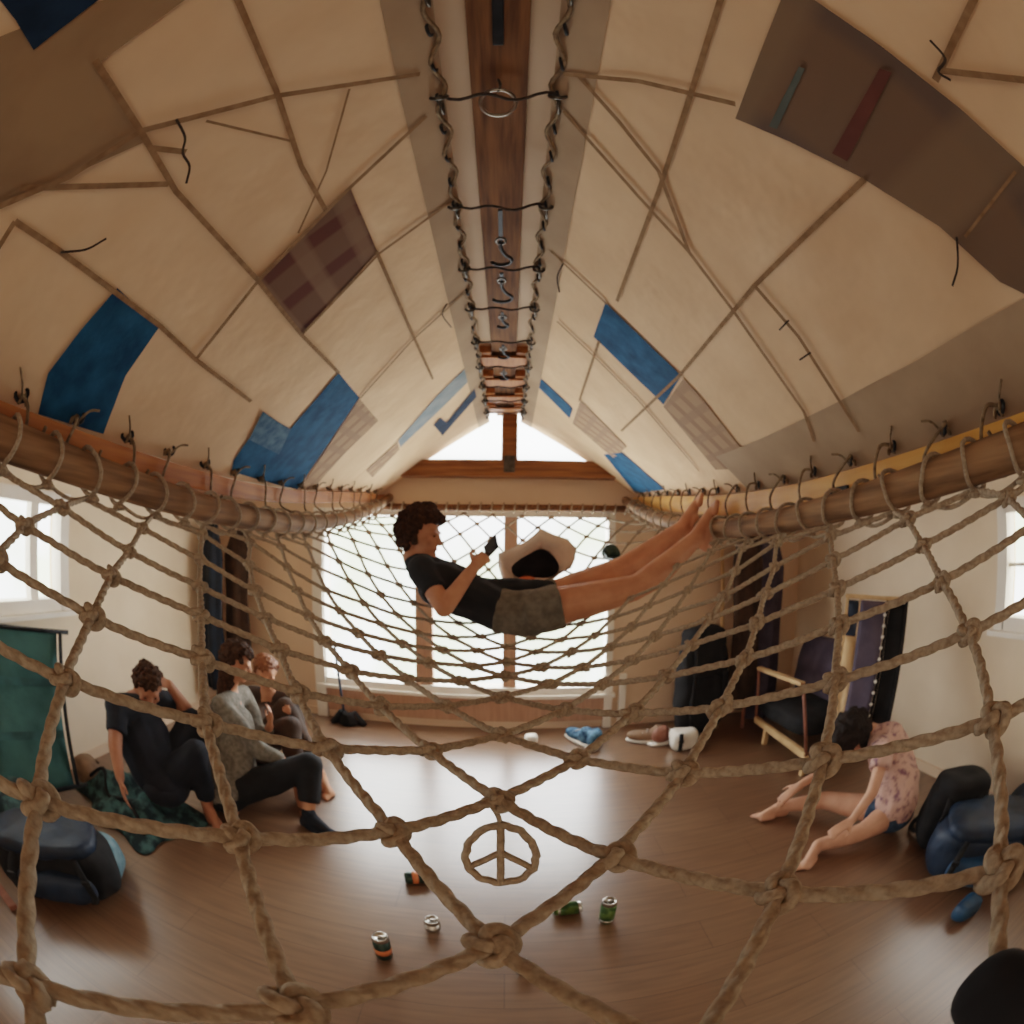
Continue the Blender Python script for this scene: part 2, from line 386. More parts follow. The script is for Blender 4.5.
# windows
def window(name, P, u0, u1, z0, z1, fw, mull, label, fm='white', mm='pink', bars=(), sill=True):
    t = empty(name, P((u0+u1)/2, z0, 0)); struct(t, label, 'window')
    mb = MB()
    def bx(mb, a, b, c, d, e0, e1):
        vs = [P(u, z, e) for e in (e0, e1) for u, z in ((a,c),(b,c),(b,d),(a,d))]
        mb.add(vs, [(3,2,1,0),(4,5,6,7),(0,1,5,4),(1,2,6,5),(2,3,7,6),(3,0,4,7)])
    bx(mb, u0-fw, u0+.01, z0-fw, z1+fw, -.03, .1); bx(mb, u1-.01, u1+fw, z0-fw, z1+fw, -.03, .1); bx(mb, u0, u1, z1-.01, z1+fw, -.03, .1); bx(mb, u0, u1, z0-fw, z0+.01, -.03, .1)
    mb.build('window_frame', fm, t, smooth=False)
    if sill: mb = MB(); bx(mb, u0-fw-.03, u1+fw+.03, z0-fw-.03, z0-fw, -.07, .0); mb.build('window_sill', fm, t, smooth=False)
    for c, w in mull: mb = MB(); bx(mb, c-w/2, c+w/2, z0, z1, 0, .08); mb.build('mullion', mm, t, smooth=False)
    for c, w in bars: mb = MB(); bx(mb, u0, u1, c-w/2, c+w/2, .01, .06); mb.build('glazing_bar', fm, t, smooth=False)
    mb = MB(); bx(mb, u0, u1, z0, z1, .045, .05); mb.build('pane', 'glass', t, smooth=False)
    return t
window('window_1', lambda u, z, d: V(u, YF+d, z), WX0, WX1, WZ0, WZ1, .05, [(-.70,.145), (.02,.11)], 'wide blown-out far window behind the net with brown posts', sill=True)
window('window_2', lambda u, z, d: V(XL-d, u, z), LW[0], LW[1], LW[2], LW[3], .07, [(1.62,.07),(.8,.06)], 'small white-framed window high on the left wall', mm='white')
window('window_3', lambda u, z, d: V(XR+d, u, z), RW[0], RW[1], RW[2], RW[3], .07, [(1.2,.03),(.75,.05)], 'small white-framed window at the right edge', mm='white', bars=[(1.4,.02)])
# white door jambs reaching the floor each side of the far window, and the sill panel
for k, (a, b) in enumerate(((-1.70,-1.60), (.83,.90), (.96,1.02))):
    mb = MB(); mb.box((a, YF-.05, 0), (b, YF-.001, WZ0+.12 if k else WZ1+.05)); struct(mb.build('trim_%d' % (k+1), 'white', smooth=False, bevel=.004))
mb = MB(); mb.box((WX0, YF-.03, .07), (WX1, YF-.002, WZ0-.09)); struct(mb.build('trim_4', 'pink', smooth=False))
# gable: tie beam, king post, milky triangular lights
TZ0, TZ1 = 2.14, 2.275
APZ = 2.70
t = empty('window_4', (0, YF-.02, TZ1)); struct(t, 'white triangular gable lights either side of the king post', 'window')
for s in (-1, 1):
    mb = MB(); x0, x1 = s*.06, s*1.15
    vs = [V(x0, YF+.02, TZ1-.02), V(x1, YF+.02, TZ1-.02), V(x1, YF+.02, TZ1+.05), V(x0, YF+.02, APZ+.22)]
    mb.add(vs, [(0,1,2,3)]); mb.build('pane', 'milky', t, smooth=False, recalc=False)
mb = MB(); mb.box((-1.3, YF-.14, TZ0), (1.3, YF+.1, TZ1)); tag(mb.build('tie_beam', 'tie', smooth=False, bevel=.006), 'horizontal brown tie beam across the far gable', 'beam')
mb = MB(); mb.box((-.065, YF-.13, TZ1), (.065, YF+.0, APZ+.15)); t = mb.build('king_post', 'tie', smooth=False, bevel=.006); tag(t, 'short upright brown post between the two white gable lights', 'post')
mb = MB(); mb.box((-.045, YF-.155, TZ0+.03), (.045, YF-.141, TZ1+.03)); mb.build('steel_plate', 'metal', t, smooth=False)

# ------------------------------------------------------------------ ridge
RX = -.040; RB = CAMH + 1.13
mb = MB(); mb.box((RX-.072, YB, RB), (RX+.072, YF, RB+.2)); rb = mb.build('ridge_beam', 'ridge', smooth=False, bevel=.006); tag(rb, 'long dark-stained wooden ridge beam running overhead to the far gable', 'beam')
mb = MB(); mb.box((RX-.013, -.1, RB-.012), (RX+.013, .56, RB-.0005)); mb.build('iron_strap', 'iron', rb, smooth=False, bevel=.003)
for k, (y, w) in enumerate(((2.52,.17),(2.9,.16),(3.25,.155),(3.55,.15))):
    mb = MB(); mb.box((RX-w, y, RB-.015), (RX-.073, y+.22, RB+.12)); mb.box((RX+.073, y, RB-.015), (RX+w, y+.22, RB+.12)); mb.box((RX-w, y+.04, RB-.03), (RX+w, y+.18, RB-.0155)); o = mb.build('ridge_block', 'orange', smooth=False, bevel=.004)
    tag(o, ['orange wooden block clasping the ridge beam, nearest of four', 'orange wooden block clasping the ridge beam, second of four from the camera', 'orange wooden block clasping the ridge beam, third of four from the camera', 'orange wooden block clasping the ridge beam beside the far gable'][k], 'block', 'orange blocks on the ridge')
mb = MB(); mb.box((RX-.30, YB, RB+.03), (RX-.0725, YF, RB+.05)); mb.box((RX+.0725, YB, RB+.03), (RX+.30, YF, RB+.05)); struct(mb.build('ceiling', 'ceil', smooth=False))
# ------------------------------------------------------------------ canvas roof
EAVE = [(-2.6,1.85),(.42,1.816),(1.0,1.80),(1.54,1.798),(2.14,1.83),(3.0,1.92),(3.94,2.014)]
def eave(y): return spl(EAVE, y)
XTS = {-1: .178, 1: .098}; XE = 1.08; RX = -.040
def ztop(y): return CAMH + 1.075 + .0 * y
def roof_z(ax, y, s):
    XT = XTS[s]; v = (ax - XT) / (XE - XT)
    z = lerp(ztop(y), eave(y), v) + .018 * math.sin(PI * min(1, max(0, v)))
    z += .006 * noise.noise(V(s*ax*2.3, y*1.7, 3.1)) + .003*noise.noise(V(s*ax*7+y*3, y*3, 9))*min(1, max(0, v*3))
    return z
def roof_hit(px, py):
    q = ray(px, py); s = -1 if q.x < 0 else 1
    def g(t): p = C0 + q*t; return roof_z(abs(p.x), p.y, s) - p.z
    a = .05; ga = g(a); t = a
    while t < 12:
        t2 = t + .03
        if ga > 0 >= g(t2):
            lo, hi = t, t2
            for _ in range(25):
                mid = (lo+hi)/2
                if g(mid) > 0: lo = mid
                else: hi = mid
            return C0 + q*lo, s
        t = t2; ga = g(t)
    return C0 + q*3, s
def roof_norm(s, ax, y):   # pointing down into the room
    e = .01
    a = V(s*e, 0, roof_z(ax+e, y, s) - roof_z(ax, y, s)); b = V(0, e, roof_z(ax, y+e, s) - roof_z(ax, y, s))
    n = a.cross(b).normalized()
    return n if n.z < 0 else -n
def patch_mesh(poly, off=.004, sub=2):
    pts = []
    n = len(poly)
    for i in range(n):
        (x0, y0), (x1, y1) = poly[i], poly[(i+1) % n]
        k = max(1, int(math.hypot(x1-x0, y1-y0) / 25))
        for j in range(k): pts.append((lerp(x0, x1, j/k), lerp(y0, y1, j/k)))
    P3 = []; sd = -1 if sum(p[0] for p in poly)/n < 508 else 1
    for p in pts: P3.append(roof_hit(*p)[0])
    bm = bmesh.new(); vs = [bm.verts.new(p) for p in P3]
    for tri in tessellate_polygon([[V(p[0], p[1], 0) for p in pts]]): bm.faces.new([vs[i] for i in tri])
    bmesh.ops.subdivide_edges(bm, edges=bm.edges[:], cuts=2, use_grid_fill=True)
    bmesh.ops.triangulate(bm, faces=bm.faces[:])
    bmesh.ops.subdivide_edges(bm, edges=[e for e in bm.edges if e.calc_length() > .06], cuts=1)
    for v in bm.verts:
        ax = abs(v.co.x); s = sd; y = v.co.y
        z = roof_z(ax, y, s); nn = roof_norm(s, ax, y); v.co = V(v.co.x, y, z) + nn*off
    bmesh.ops.triangulate(bm, faces=bm.faces[:])
    bmesh.ops.recalc_face_normals(bm, faces=bm.faces)
    me = bpy.data.meshes.new('patch'); bm.to_mesh(me); bm.free(); return me
def strip(mb, px, w=.014, off=.0065):
    P3 = []
    for (x0,y0),(x1,y1) in zip(px, px[1:]):
        k = max(1, int(math.hypot(x1-x0, y1-y0)/22))
        for j in range(k): P3.append(roof_hit(lerp(x0,x1,j/k), lerp(y0,y1,j/k)))
    P3.append(roof_hit(*px[-1]))
    vs = []
    for i, (p, s) in enumerate(P3):
        a = P3[max(0,i-1)][0]; b = P3[min(len(P3)-1,i+1)][0]; t = (b-a).normalized()
        n = roof_norm(s, abs(p.x), p.y); sd = t.cross(n).normalized()
        for e in (-.5, .5):
            c = p + sd*(w*e); c = V(c.x, c.y, roof_z(abs(c.x), c.y, s)); vs.append(c + n*off)
    mb.add(vs, [(2*i, 2*i+1, 2*i+3, 2*i+2) for i in range(len(P3)-1)])
def canvas_side(s):
    nm = 'left' if s < 0 else 'right'
    XT = XTS[s]; root = empty('canvas_sheet', (s*.6, 1.5, 2.2), 'patched cream canvas roof sheet sloping down on the %s side' % nm, 'canvas')
    mb = MB()
    mb.grid(lambda u, v: (lambda ax, y: V(s*ax, y, roof_z(ax, y, s)))(lerp(XT, XE, u), lerp(-1.6, YF, v)), 26, 90)
    mb.build('cloth', 'canvas', root, recalc=False)
    mb = MB()
    def hb(a0, a1, off, y1=YF-.01):
        def P(u, v):
            ax, y = lerp(a0, a1, u), lerp(-1.6, y1, v); return V(s*ax, y, roof_z(ax, y, s)) + roof_norm(s, ax, y)*off
        return P
    mb = MB(); mb.grid(hb(XT-.004, XT+.085, .005), 3, 70); mb.build('ridge_hem', 'hem', root, recalc=False)
    mb = MB(); mb.grid(hb(XE-(.055 if s < 0 else .17), XE+.004, .002 if s < 0 else .005, YF-.01 if s < 0 else 1.9), 3, 70); mb.build('eave_hem', 'canvas' if s < 0 else 'hem', root, recalc=False)
    return root
cvL = canvas_side(-1); cvR = canvas_side(1)
PATCH = [
 (cvL,'blue','deep blue patch above the left pole',[(117,287),(159,326),(125,375),(103,433),(38,413),(48,372),(80,330)]),
 (cvL,'plaid','brown plaid patch',[(350,188),(377,252),(301,334),(256,281)]),
 (cvL,'blue','large blue patch low on the sheet',[(338,372),(359,397),(297,489),(231,471),(233,460),(248,438),(278,453),(290,428)]),
 (cvL,'denim','small faded denim patch',[(262,410),(290,428),(278,453),(248,438)]),
 (cvL,'plaid2','faded beige plaid patch',[(359,398),(378,420),(345,452),(312,489),(299,489)]),
 (cvL,'greyblue','long pale grey-blue patch',[(470,363),(476,373),(441,408),(400,447),(398,440),(436,396)]),
 (cvL,'navy','slim navy patch',[(474,388),(476,396),(442,435),(433,424),(440,417),(446,422)]),
 (cvL,'plaid2','faded brown strip patch',[(397,442),(399,449),(372,477),(366,470)]),
 (cvL,'canvas_dark','darker double canvas patch',[(-60,60),(30,25),(110,-2),(190,-4),(100,62),(124,105),(143,142),(70,175),(5,203),(-60,240)]),
 (cvL,'navy','dark blue corner patch',[(-4,-6),(104,-4),(70,22),(34,50),(16,20)]),
 (cvR,'plaid3','dark brown checked band',[(783,-4),(806,-6),(880,45),(960,108),(1030,172),(1030,296),(1000,281),(940,226),(860,176),(790,141),(736,118),(757,62)]),
 (cvR,'blue','blue patch beside the ridge',[(606,302),(682,375),(664,404),(594,336)]),
 (cvR,'plaid2','pale faded patch',[(684,378),(700,395),(748,456),(738,468),(716,469),(664,406)]),
 (cvR,'blue','narrow blue patch far up the sheet',[(539,376),(573,408),(570,418),(538,386)]),
 (cvR,'plaid2','faded beige checked patch',[(581,400),(627,446),(614,458),(573,423)]),
 (cvR,'blue','bright blue patch at the far eave',[(622,452),(665,489),(636,493),(604,454)]),
]
for root, m, lab, poly in PATCH:
    me = patch_mesh(poly, .0045 if m not in ('denim','navy') else .0075); o = obj('patch', me, m, root); o['label'] = lab
me = patch_mesh([(880,68),(892,72),(848,160),(833,152)], .009); o = obj('stripe', me, 'red', cvR); o['label'] = 'dull red stripe'
me = patch_mesh([(800,66),(806,68),(778,128),(770,125)], .009); o = obj('stripe', me, 'teal', cvR); o['label'] = 'dull teal stripe'
SEAM = {cvL: [
 [(235,-4),(275,90),(300,165),(325,210)],[(375,250),(410,330),(432,378)],
 [(95,60),(140,130),(175,190),(256,278),(300,333),(338,372)],
 [(15,220),(60,250),(110,287),(160,325),(195,358),(250,400)],[(15,220),(-10,260)],
 [(-5,207),(70,175),(140,130),(275,95),(418,73)],
 [(425,115),(345,190),(256,281),(195,358)],[(450,200),(378,252),(300,334)],[(465,290),(410,340),(359,397)],
 [(20,187),(168,183)],[(150,147),(185,151)],[(205,120),(290,140)],[(348,88),(325,170),(297,232)]],
 cvR: [[(723,-4),(690,100),(660,190),(618,300)],[(600,340),(580,400)],
 [(565,73),(640,80),(737,103)],[(865,178),(790,250),(755,285),(680,375),(622,430)],
 [(565,110),(640,195),(690,250),(735,310),(805,410),(815,440)],
 [(755,283),(800,335),(860,430)],[(580,75),(620,120),(660,170),(690,250)],
 [(975,-4),(935,80)],[(940,70),(1028,80)],[(552,250),(608,303)],[(558,320),(600,360),(640,400),(700,470)],[(1015,170),(965,235)]]}
for root, ls in SEAM.items():
    for i, l in enumerate(ls):
        mb = MB(); strip(mb, l, .0125 if i not in (11, 12) else .006, .0075 + .0008*(i % 3)); mb.build('seam_tape', 'seam', root, recalc=False)
# loose threads hanging from the seams
for root, px in ((cvL,[(175,118),(183,135),(180,150),(186,162),(182,178)]),(cvL,[(60,250),(85,246),(105,234)]),(cvR,[(930,40),(945,58),(938,70),(950,78)]),(cvR,[(957,235),(958,262),(953,280)]),
                 (cvL,[(445,302),(440,312),(448,324)]),(cvR,[(565,262),(560,274),(563,288)]),(cvR,[(790,318),(782,326)]),(cvR,[(812,350),(802,356)])):
    pts = []
    for i, q in enumerate(px):
        p, s = roof_hit(*q); pts.append(p + roof_norm(s, abs(p.x), p.y)*(.012 + .006*i))
    mb = MB(); mb.tube(cr(pts, 4), .0028, 6); mb.build('loose_thread', 'darkcord', root)
# lacing rope running down each ridge edge, looped through dark eyelets
BAR = [.33,.69,1.157,1.54,1.87,2.23,2.58,2.93,3.23,3.52]
for s, root in ((-1, cvL), (1, cvR)):
    pts = []
    k = 0; y = .15
    while y < 3.8:
        ax = XTS[s] + (.012 if k % 2 else -.014); pts.append(V(s*ax, y, ztop(y) - .012 - (.012 if k % 2 else 0))); k += 1; y += .085 if y < 2 else .1
    mb = MB(); mb.tube(cr(pts, 4), .006, 6, strands=3, pitch=.03); mb.build('lacing_rope', 'cord', root)
    y = .24
    while y < 3.75:
        p = V(s*(XTS[s]+.006), y, ztop(y) - .014)
        mb = MB(); ring = [p + V(.004*math.cos(a), .018*math.cos(a), .016*math.sin(a)) for a in [2*PI*i/10 for i in range(10)]]
        mb.tube(ring, .0045, 5, closed=True); mb.build('eyelet', 'iron', root); y += .115
# cross cords under the ridge
names = ['first','second','third','fourth','fifth','sixth','seventh','eighth','ninth','tenth']
for k, y in enumerate(BAR):
    z = ztop(y) - .02
    t = empty('cross_cord', (0, y, z), '%s dark cord from the camera spanning the ridge gap between the two canvas sheets' % names[k], 'cord', 'cords across the ridge')
    sag = .018 if k < 3 else .008
    mb = MB(); mb.tube([V(lerp(-XTS[-1], XTS[1], i/12), y + .012*math.sin(i), z - sag*math.sin(PI*i/12)) for i in range(13)], .0052, 6); mb.build('cord', 'darkcord', t)
    for s in (-1, 1):
        c = V(s*(XTS[s]+.004), y, z - .004)
        mb = MB(); ring = [c + V(.02*math.cos(a), .015*math.sin(a)*.5, .02*math.sin(a)) for a in [2*PI*i/14 for i in range(14)]]
        mb.tube(ring, .0055, 6, closed=True)
        ring = [c + V(.004, .03, 0) + V(.003*math.cos(a), .034*math.cos(a), .012*math.sin(a)) for a in [2*PI*i/12 for i in range(12)]]
        mb.tube(ring, .0042, 6, closed=True); mb.build('shackle', 'metal', t)
# hardware hanging below the ridge
y = BAR[1]; c = V(RX-.002, .75, RB - .035)
t = empty('steel_ring', c, 'bright steel ring hanging under the dark ridge beam', 'ring')
mb = MB(); mb.tube([c + V(.045*math.cos(a), .045*math.sin(a), -.006*math.sin(a)) for a in [2*PI*i/24 for i in range(24)]], .005, 8, closed=True); mb.build('ring', 'steel', t)
mb = MB(); mb.tube(cr([c + V(0,-.04,.0), c + V(.006,-.055,.014), c + V(0,-.065,.034)], 4), .0035, 6); mb.build('eye_bolt', 'metal', t)
def jhook(y, strap, size, label):
    z = ztop(y) - .035
    t = empty('metal_hook', (RX, y, z), label, 'hook')
    mb = MB(); mb.box((RX-.007, y, z-.004), (RX+.007, y+strap, z+.004)); mb.build('webbing_strap', 'iron', t, smooth=False)
    p = V(RX, y+strap, z)
    pts = [p, p + V(0,size*.6,-.005)] + [p + V(size*.5*math.sin(a), size*1.1 + size*.5*(1-math.cos(a))*.9, -.008) for a in [PI*i/8*1.35 for i in range(1,9)]]
    mb = MB(); mb.tube(cr(pts, 3), .0075, 7); mb.build('hook', 'iron', t)
    mb = MB(); mb.tube([p + V(.016*math.cos(a), .02*math.sin(a), -.003) for a in [2*PI*i/12 for i in range(12)]], .005, 6, closed=True); mb.build('swivel', 'metal', t)
jhook(1.17, .17, .075, 'black hook on a strap hanging from the third cord from the camera')
jhook(1.56, .05, .085, 'dark hook on the fourth cord from the camera')
jhook(1.89, .04, .05, 'dark hook on the fifth cord from the camera')
jhook(2.25, .04, .06, 'dark hook on the sixth cord from the camera')
jhook(2.6, .05, .05, 'dark hook on the seventh cord from the camera')
# ------------------------------------------------------------------ poles, plates and the rope net
LOGZ = [(-2.6,1.80),(-1,1.79),(0,1.752),(.5,1.718),(1,1.678),(1.5,1.650),(2,1.648),(2.5,1.685),(3,1.755),(3.5,1.86),(3.95,1.985)]
def logz(y): return spl(LOGZ, y)
XLOG = {-1: -1.012, 1: .988}
for s in (-1, 1):
    nm = 'left' if s < 0 else 'right'
    pts = [V(XLOG[s] + .006*noise.noise(V(y*1.3, s, 0)), y, logz(y)) for y in [-2.4 + 6.34*i/60 for i in range(61)]]
    mb = MB(); mb.tube(pts, [.046 - .010*max(0, p.y-1.5)/2.4 + .003*noise.noise(V(p.y*2, 5, s)) for p in pts], 18)
    tag(mb.build('wooden_pole', 'log'), 'long round wooden pole carrying the %s edge of the rope net' % nm, 'pole')
    # squared plate above the pole, carrying the canvas edge
    mb = MB(); ys = [-2.4 + 6.28*i/40 for i in range(41)]
    vs = []
    for y in ys:
        z1 = eave(y) - .012; hgt = .065 if s < 0 else .10
        for dx, dz in ((0,-hgt),(.075,-hgt),(.075,0),(0,0)): vs.append(V(s*(1.045+dx), y, z1+dz))
    fs = [(0,1,2,3), tuple(40*4 + j for j in (3,2,1,0))] + [(i*4+j, i*4+(j+1)%4, (i+1)*4+(j+1)%4, (i+1)*4+j) for i in range(40) for j in range(4)]
    mb.add(vs, fs); pl = mb.build('wall_plate', 'orange' if s < 0 else 'yellow', smooth=False, bevel=.004)
    tag(pl, 'squared %s timber above the %s net pole' % ('orange-brown' if s < 0 else 'yellow-brown', nm), 'beam')
    if s > 0:
        for y in (.55, .78, 1.2):
            mb = MB(); z = eave(y) - .07; mb.box((1.033, y-.05, z-.012), (1.046, y+.05, z+.012)); mb.build('iron_strap', 'iron', pl, smooth=False, bevel=.003)
# far rail
mb = MB(); mb.tube([V(x, 3.765, 1.885 + .004*math.sin(x*3)) for x in [-1.05 + 2.1*i/20 for i in range(21)]], .028, 12)
tag(mb.build('wooden_rail', 'ridge'), 'dark wooden rail across the far end of the rope net', 'rail')

KN={(-14,5):(-1012,3462,1754),(-14,6):(-905,3613,1794),(-13,4):(-1012,3144,1684),(-13,5):(-905,3293,1696),(-13,6):(-797,3442,1728),(-13,7):(-687,3593,1779),(-12,3):(-1013,2831,1634),(-12,4):(-905,2977,1623),(-12,5):(-797,3125,1622),(-12,6):(-687,3273,1645),(-12,7):(-576,3423,1694),(-12,8):(-464,3574,1760),(-12,9):(-352,3725,1830),(-11,2):(-1024,2517,1603),(-11,3):(-908,2665,1566),(-11,4):(-797,2811,1535),(-11,5):(-687,2958,1526),(-11,6):(-576,3105,1542),(-11,7):(-464,3254,1588),(-11,8):(-352,3403,1659),(-11,9):(-239,3554,1742),(-11,10):(-126,3706,1820),(-10,1):(-1035,2208,1587),(-10,2):(-929,2349,1543),(-10,3):(-810,2497,1488),(-10,4):(-689,2646,1438),(-10,5):(-576,2792,1414),(-10,6):(-464,2938,1425),(-10,7):(-352,3085,1469),(-10,8):(-239,3234,1541),(-10,9):(-126,3384,1632),(-10,10):(-12,3534,1727),(-10,11):(101,3686,1811),(-9,0):(-1030,1910,1580),(-9,1):(-931,2046,1540),(-9,2):(-819,2188,1469),(-9,3):(-710,2330,1407),(-9,4):(-580,2482,1350),(-9,5):(-465,2627,1310),(-9,6):(-352,2772,1308),(-9,7):(-239,2918,1347),(-9,8):(-126,3066,1420),(-9,9):(-12,3214,1514),(-9,10):(101,3364,1619),(-9,11):(215,3515,1719),(-9,12):(328,3667,1803),(-8,-1):(-1022,1618,1586),(-8,0):(-920,1753,1537),(-8,1):(-819,1889,1458),(-8,2):(-706,2029,1392),(-8,3):(-596,2169,1326),(-8,4):(-469,2319,1277),(-8,5):(-352,2463,1236),(-8,6):(-239,2608,1217),(-8,7):(-126,2753,1243),(-8,8):(-12,2899,1311),(-8,9):(101,3046,1408),(-8,10):(215,3195,1516),(-8,11):(328,3344,1624),(-8,12):(440,3495,1720),(-8,13):(552,3647,1798),(-7,-2):(-1017,1330,1602),(-7,-1):(-903,1469,1555),(-7,0):(-810,1596,1466),(-7,1):(-703,1732,1378),(-7,2):(-590,1871,1319),(-7,3):(-478,2011,1257),(-7,4):(-354,2157,1217),(-7,5):(-239,2301,1187),(-7,6):(-125,2444,1171),(-7,7):(-12,2588,1181),(-7,8):(101,2733,1235),(-7,9):(215,2879,1326),(-7,10):(328,3027,1436),(-7,11):(440,3175,1546),(-7,12):(552,3325,1646),(-7,13):(663,3475,1729),(-7,14):(772,3627,1796),(-6,-3):(-1015,1044,1618),(-6,-2):(-908,1177,1571),(-6,-1):(-806,1307,1483),(-6,0):(-694,1443,1400),(-6,1):(-587,1577,1322),(-6,2):(-473,1716,1262),(-6,3):(-355,1855,1209),(-6,4):(-234,1996,1171),(-6,5):(-121,2138,1152),(-6,6):(-11,2281,1153),(-6,7):(102,2424,1170),(-6,8):(215,2568,1209),(-6,9):(328,2713,1286),(-6,10):(440,2860,1389),(-6,11):(552,3007,1500),(-6,12):(663,3156,1598),(-6,13):(772,3305,1680),(-6,14):(881,3456,1743),(-6,15):(988,3608,1795),(-5,-4):(-1016,760,1639),(-5,-3):(-907,894,1576),(-5,-2):(-797,1026,1503),(-5,-1):(-692,1155,1420),(-5,0):(-583,1288,1344),(-5,1):(-470,1424,1277),(-5,2):(-354,1561,1223),(-5,3):(-236,1700,1179),(-5,4):(-118,1838,1151),(-5,5):(-3,1977,1140),(-5,6):(107,2119,1152),(-5,7):(215,2262,1185),(-5,8):(328,2405,1232),(-5,9):(440,2549,1296),(-5,10):(552,2694,1385),(-5,11):(663,2840,1486),(-5,12):(772,2987,1583),(-5,13):(881,3136,1657),(-5,14):(988,3286,1712),(-4,-5):(-1018,478,1663),(-4,-4):(-911,608,1602),(-4,-3):(-798,743,1520),(-4,-2):(-683,878,1448),(-4,-1):(-575,1007,1374),(-4,0):(-468,1137,1304),(-4,1):(-358,1271,1247),(-4,2):(-238,1408,1199),(-4,3):(-116,1543,1160),(-4,4):(-4,1679,1144),(-4,5):(111,1818,1152),(-4,6):(224,1958,1174),(-4,7):(329,2100,1220),(-4,8):(440,2242,1276),(-4,9):(552,2385,1343),(-4,10):(663,2529,1420),(-4,11):(772,2674,1507),(-4,12):(881,2820,1590),(-4,13):(988,2968,1656),(-3,-6):(-1021,201,1684),(-3,-5):(-912,330,1626),(-3,-4):(-810,444,1556),(-3,-3):(-691,591,1479),(-3,-2):(-569,732,1410),(-3,-1):(-460,859,1336),(-3,0):(-351,989,1273),(-3,1):(-245,1120,1226),(-3,2):(-125,1255,1189),(-3,3):(-6,1389,1170),(-3,4):(114,1523,1165),(-3,5):(225,1661,1184),(-3,6):(336,1799,1218),(-3,7):(441,1940,1270),(-3,8):(551,2081,1334),(-3,9):(662,2223,1403),(-3,10):(772,2366,1476),(-3,11):(881,2509,1547),(-3,12):(988,2655,1611),(-2,-7):(-1013,-54,1700),(-2,-6):(-911,61,1646),(-2,-5):(-803,186,1579),(-2,-4):(-691,317,1506),(-2,-3):(-578,448,1434),(-2,-2):(-459,585,1370),(-2,-1):(-350,709,1301),(-2,0):(-238,838,1248),(-2,1):(-129,969,1212),(-2,2):(-11,1102,1194),(-2,3):(115,1234,1190),(-2,4):(227,1367,1202),(-2,5):(335,1505,1233),(-2,6):(442,1643,1275),(-2,7):(546,1784,1333),(-2,8):(655,1925,1403),(-2,9):(768,2064,1471),(-2,10):(880,2204,1532),(-2,11):(988,2346,1587),(-1,-7):(-905,-195,1651),(-1,-6):(-799,-75,1590),(-1,-5):(-691,49,1525),(-1,-4):(-578,177,1453),(-1,-3):(-468,304,1391),(-1,-2):(-351,439,1334),(-1,-1):(-240,561,1276),(-1,0):(-120,687,1232),(-1,1):(-8,816,1211),(-1,2):(119,947,1214),(-1,3):(227,1080,1231),(-1,4):(333,1214,1255),(-1,5):(440,1351,1293),(-1,6):(546,1489,1344),(-1,7):(654,1628,1406),(-1,8):(763,1767,1474),(-1,9):(871,1906,1537),(-1,10):(984,2044,1583),(0,-6):(-688,-214,1523),(0,-5):(-578,-89,1463),(0,-4):(-465,36,1400),(0,-3):(-354,160,1341),(0,-2):(-227,295,1292),(0,-1):(-115,412,1253),(0,0):(-10,535,1232),(0,1):(108,664,1230),(0,2):(225,797,1253),(0,3):(332,930,1284),(0,4):(440,1062,1320),(0,5):(547,1196,1361),(0,6):(658,1331,1408),(0,7):(768,1469,1476),(0,8):(871,1609,1551),(0,9):(977,1748,1591),(1,-5):(-466,-230,1400),(1,-4):(-352,-107,1348),(1,-3):(-242,17,1307),(1,-2):(-121,141,1273),(1,-1):(-9,255,1249),(1,0):(104,381,1245),(1,1):(220,514,1268),(1,2):(330,648,1304),(1,3):(439,780,1345),(1,4):(541,916,1390),(1,5):(643,1053,1436),(1,6):(755,1187,1500),(1,7):(855,1327,1571),(1,8):(973,1456,1602),(2,-4):(-240,-249,1307),(2,-3):(-125,-127,1282),(2,-2):(-10,-7,1270),(2,-1):(102,114,1269),(2,0):(209,237,1280),(2,1):(330,371,1324),(2,2):(440,501,1368),(2,3):(549,631,1419),(2,4):(654,765,1467),(2,5):(756,904,1522),(2,6):(859,1040,1582),(2,7):(970,1168,1620),(3,-3):(-12,-271,1272),(3,-2):(101,-152,1275),(3,-1):(213,-32,1297),(3,0):(322,92,1327),(3,1):(444,215,1382),(3,2):(558,342,1438),(3,3):(664,477,1490),(3,4):(771,610,1548),(3,5):(875,744,1609),(3,6):(975,880,1642),(4,-2):(212,-296,1298),(4,-1):(325,-176,1335),(4,0):(439,-53,1389),(4,1):(553,72,1450),(4,2):(665,199,1512),(4,3):(774,327,1571),(4,4):(888,444,1627),(4,5):(985,589,1666),(5,-1):(438,-316,1390),(5,0):(551,-197,1450),(5,1):(664,-73,1520),(5,2):(776,52,1587),(5,3):(884,177,1644),(5,4):(991,304,1686),(6,0):(662,-333,1521),(6,1):(773,-211,1588),(6,2):(882,-89,1651),(6,3):(991,32,1701),(7,1):(881,-352,1651),(7,2):(988,-230,1701)}

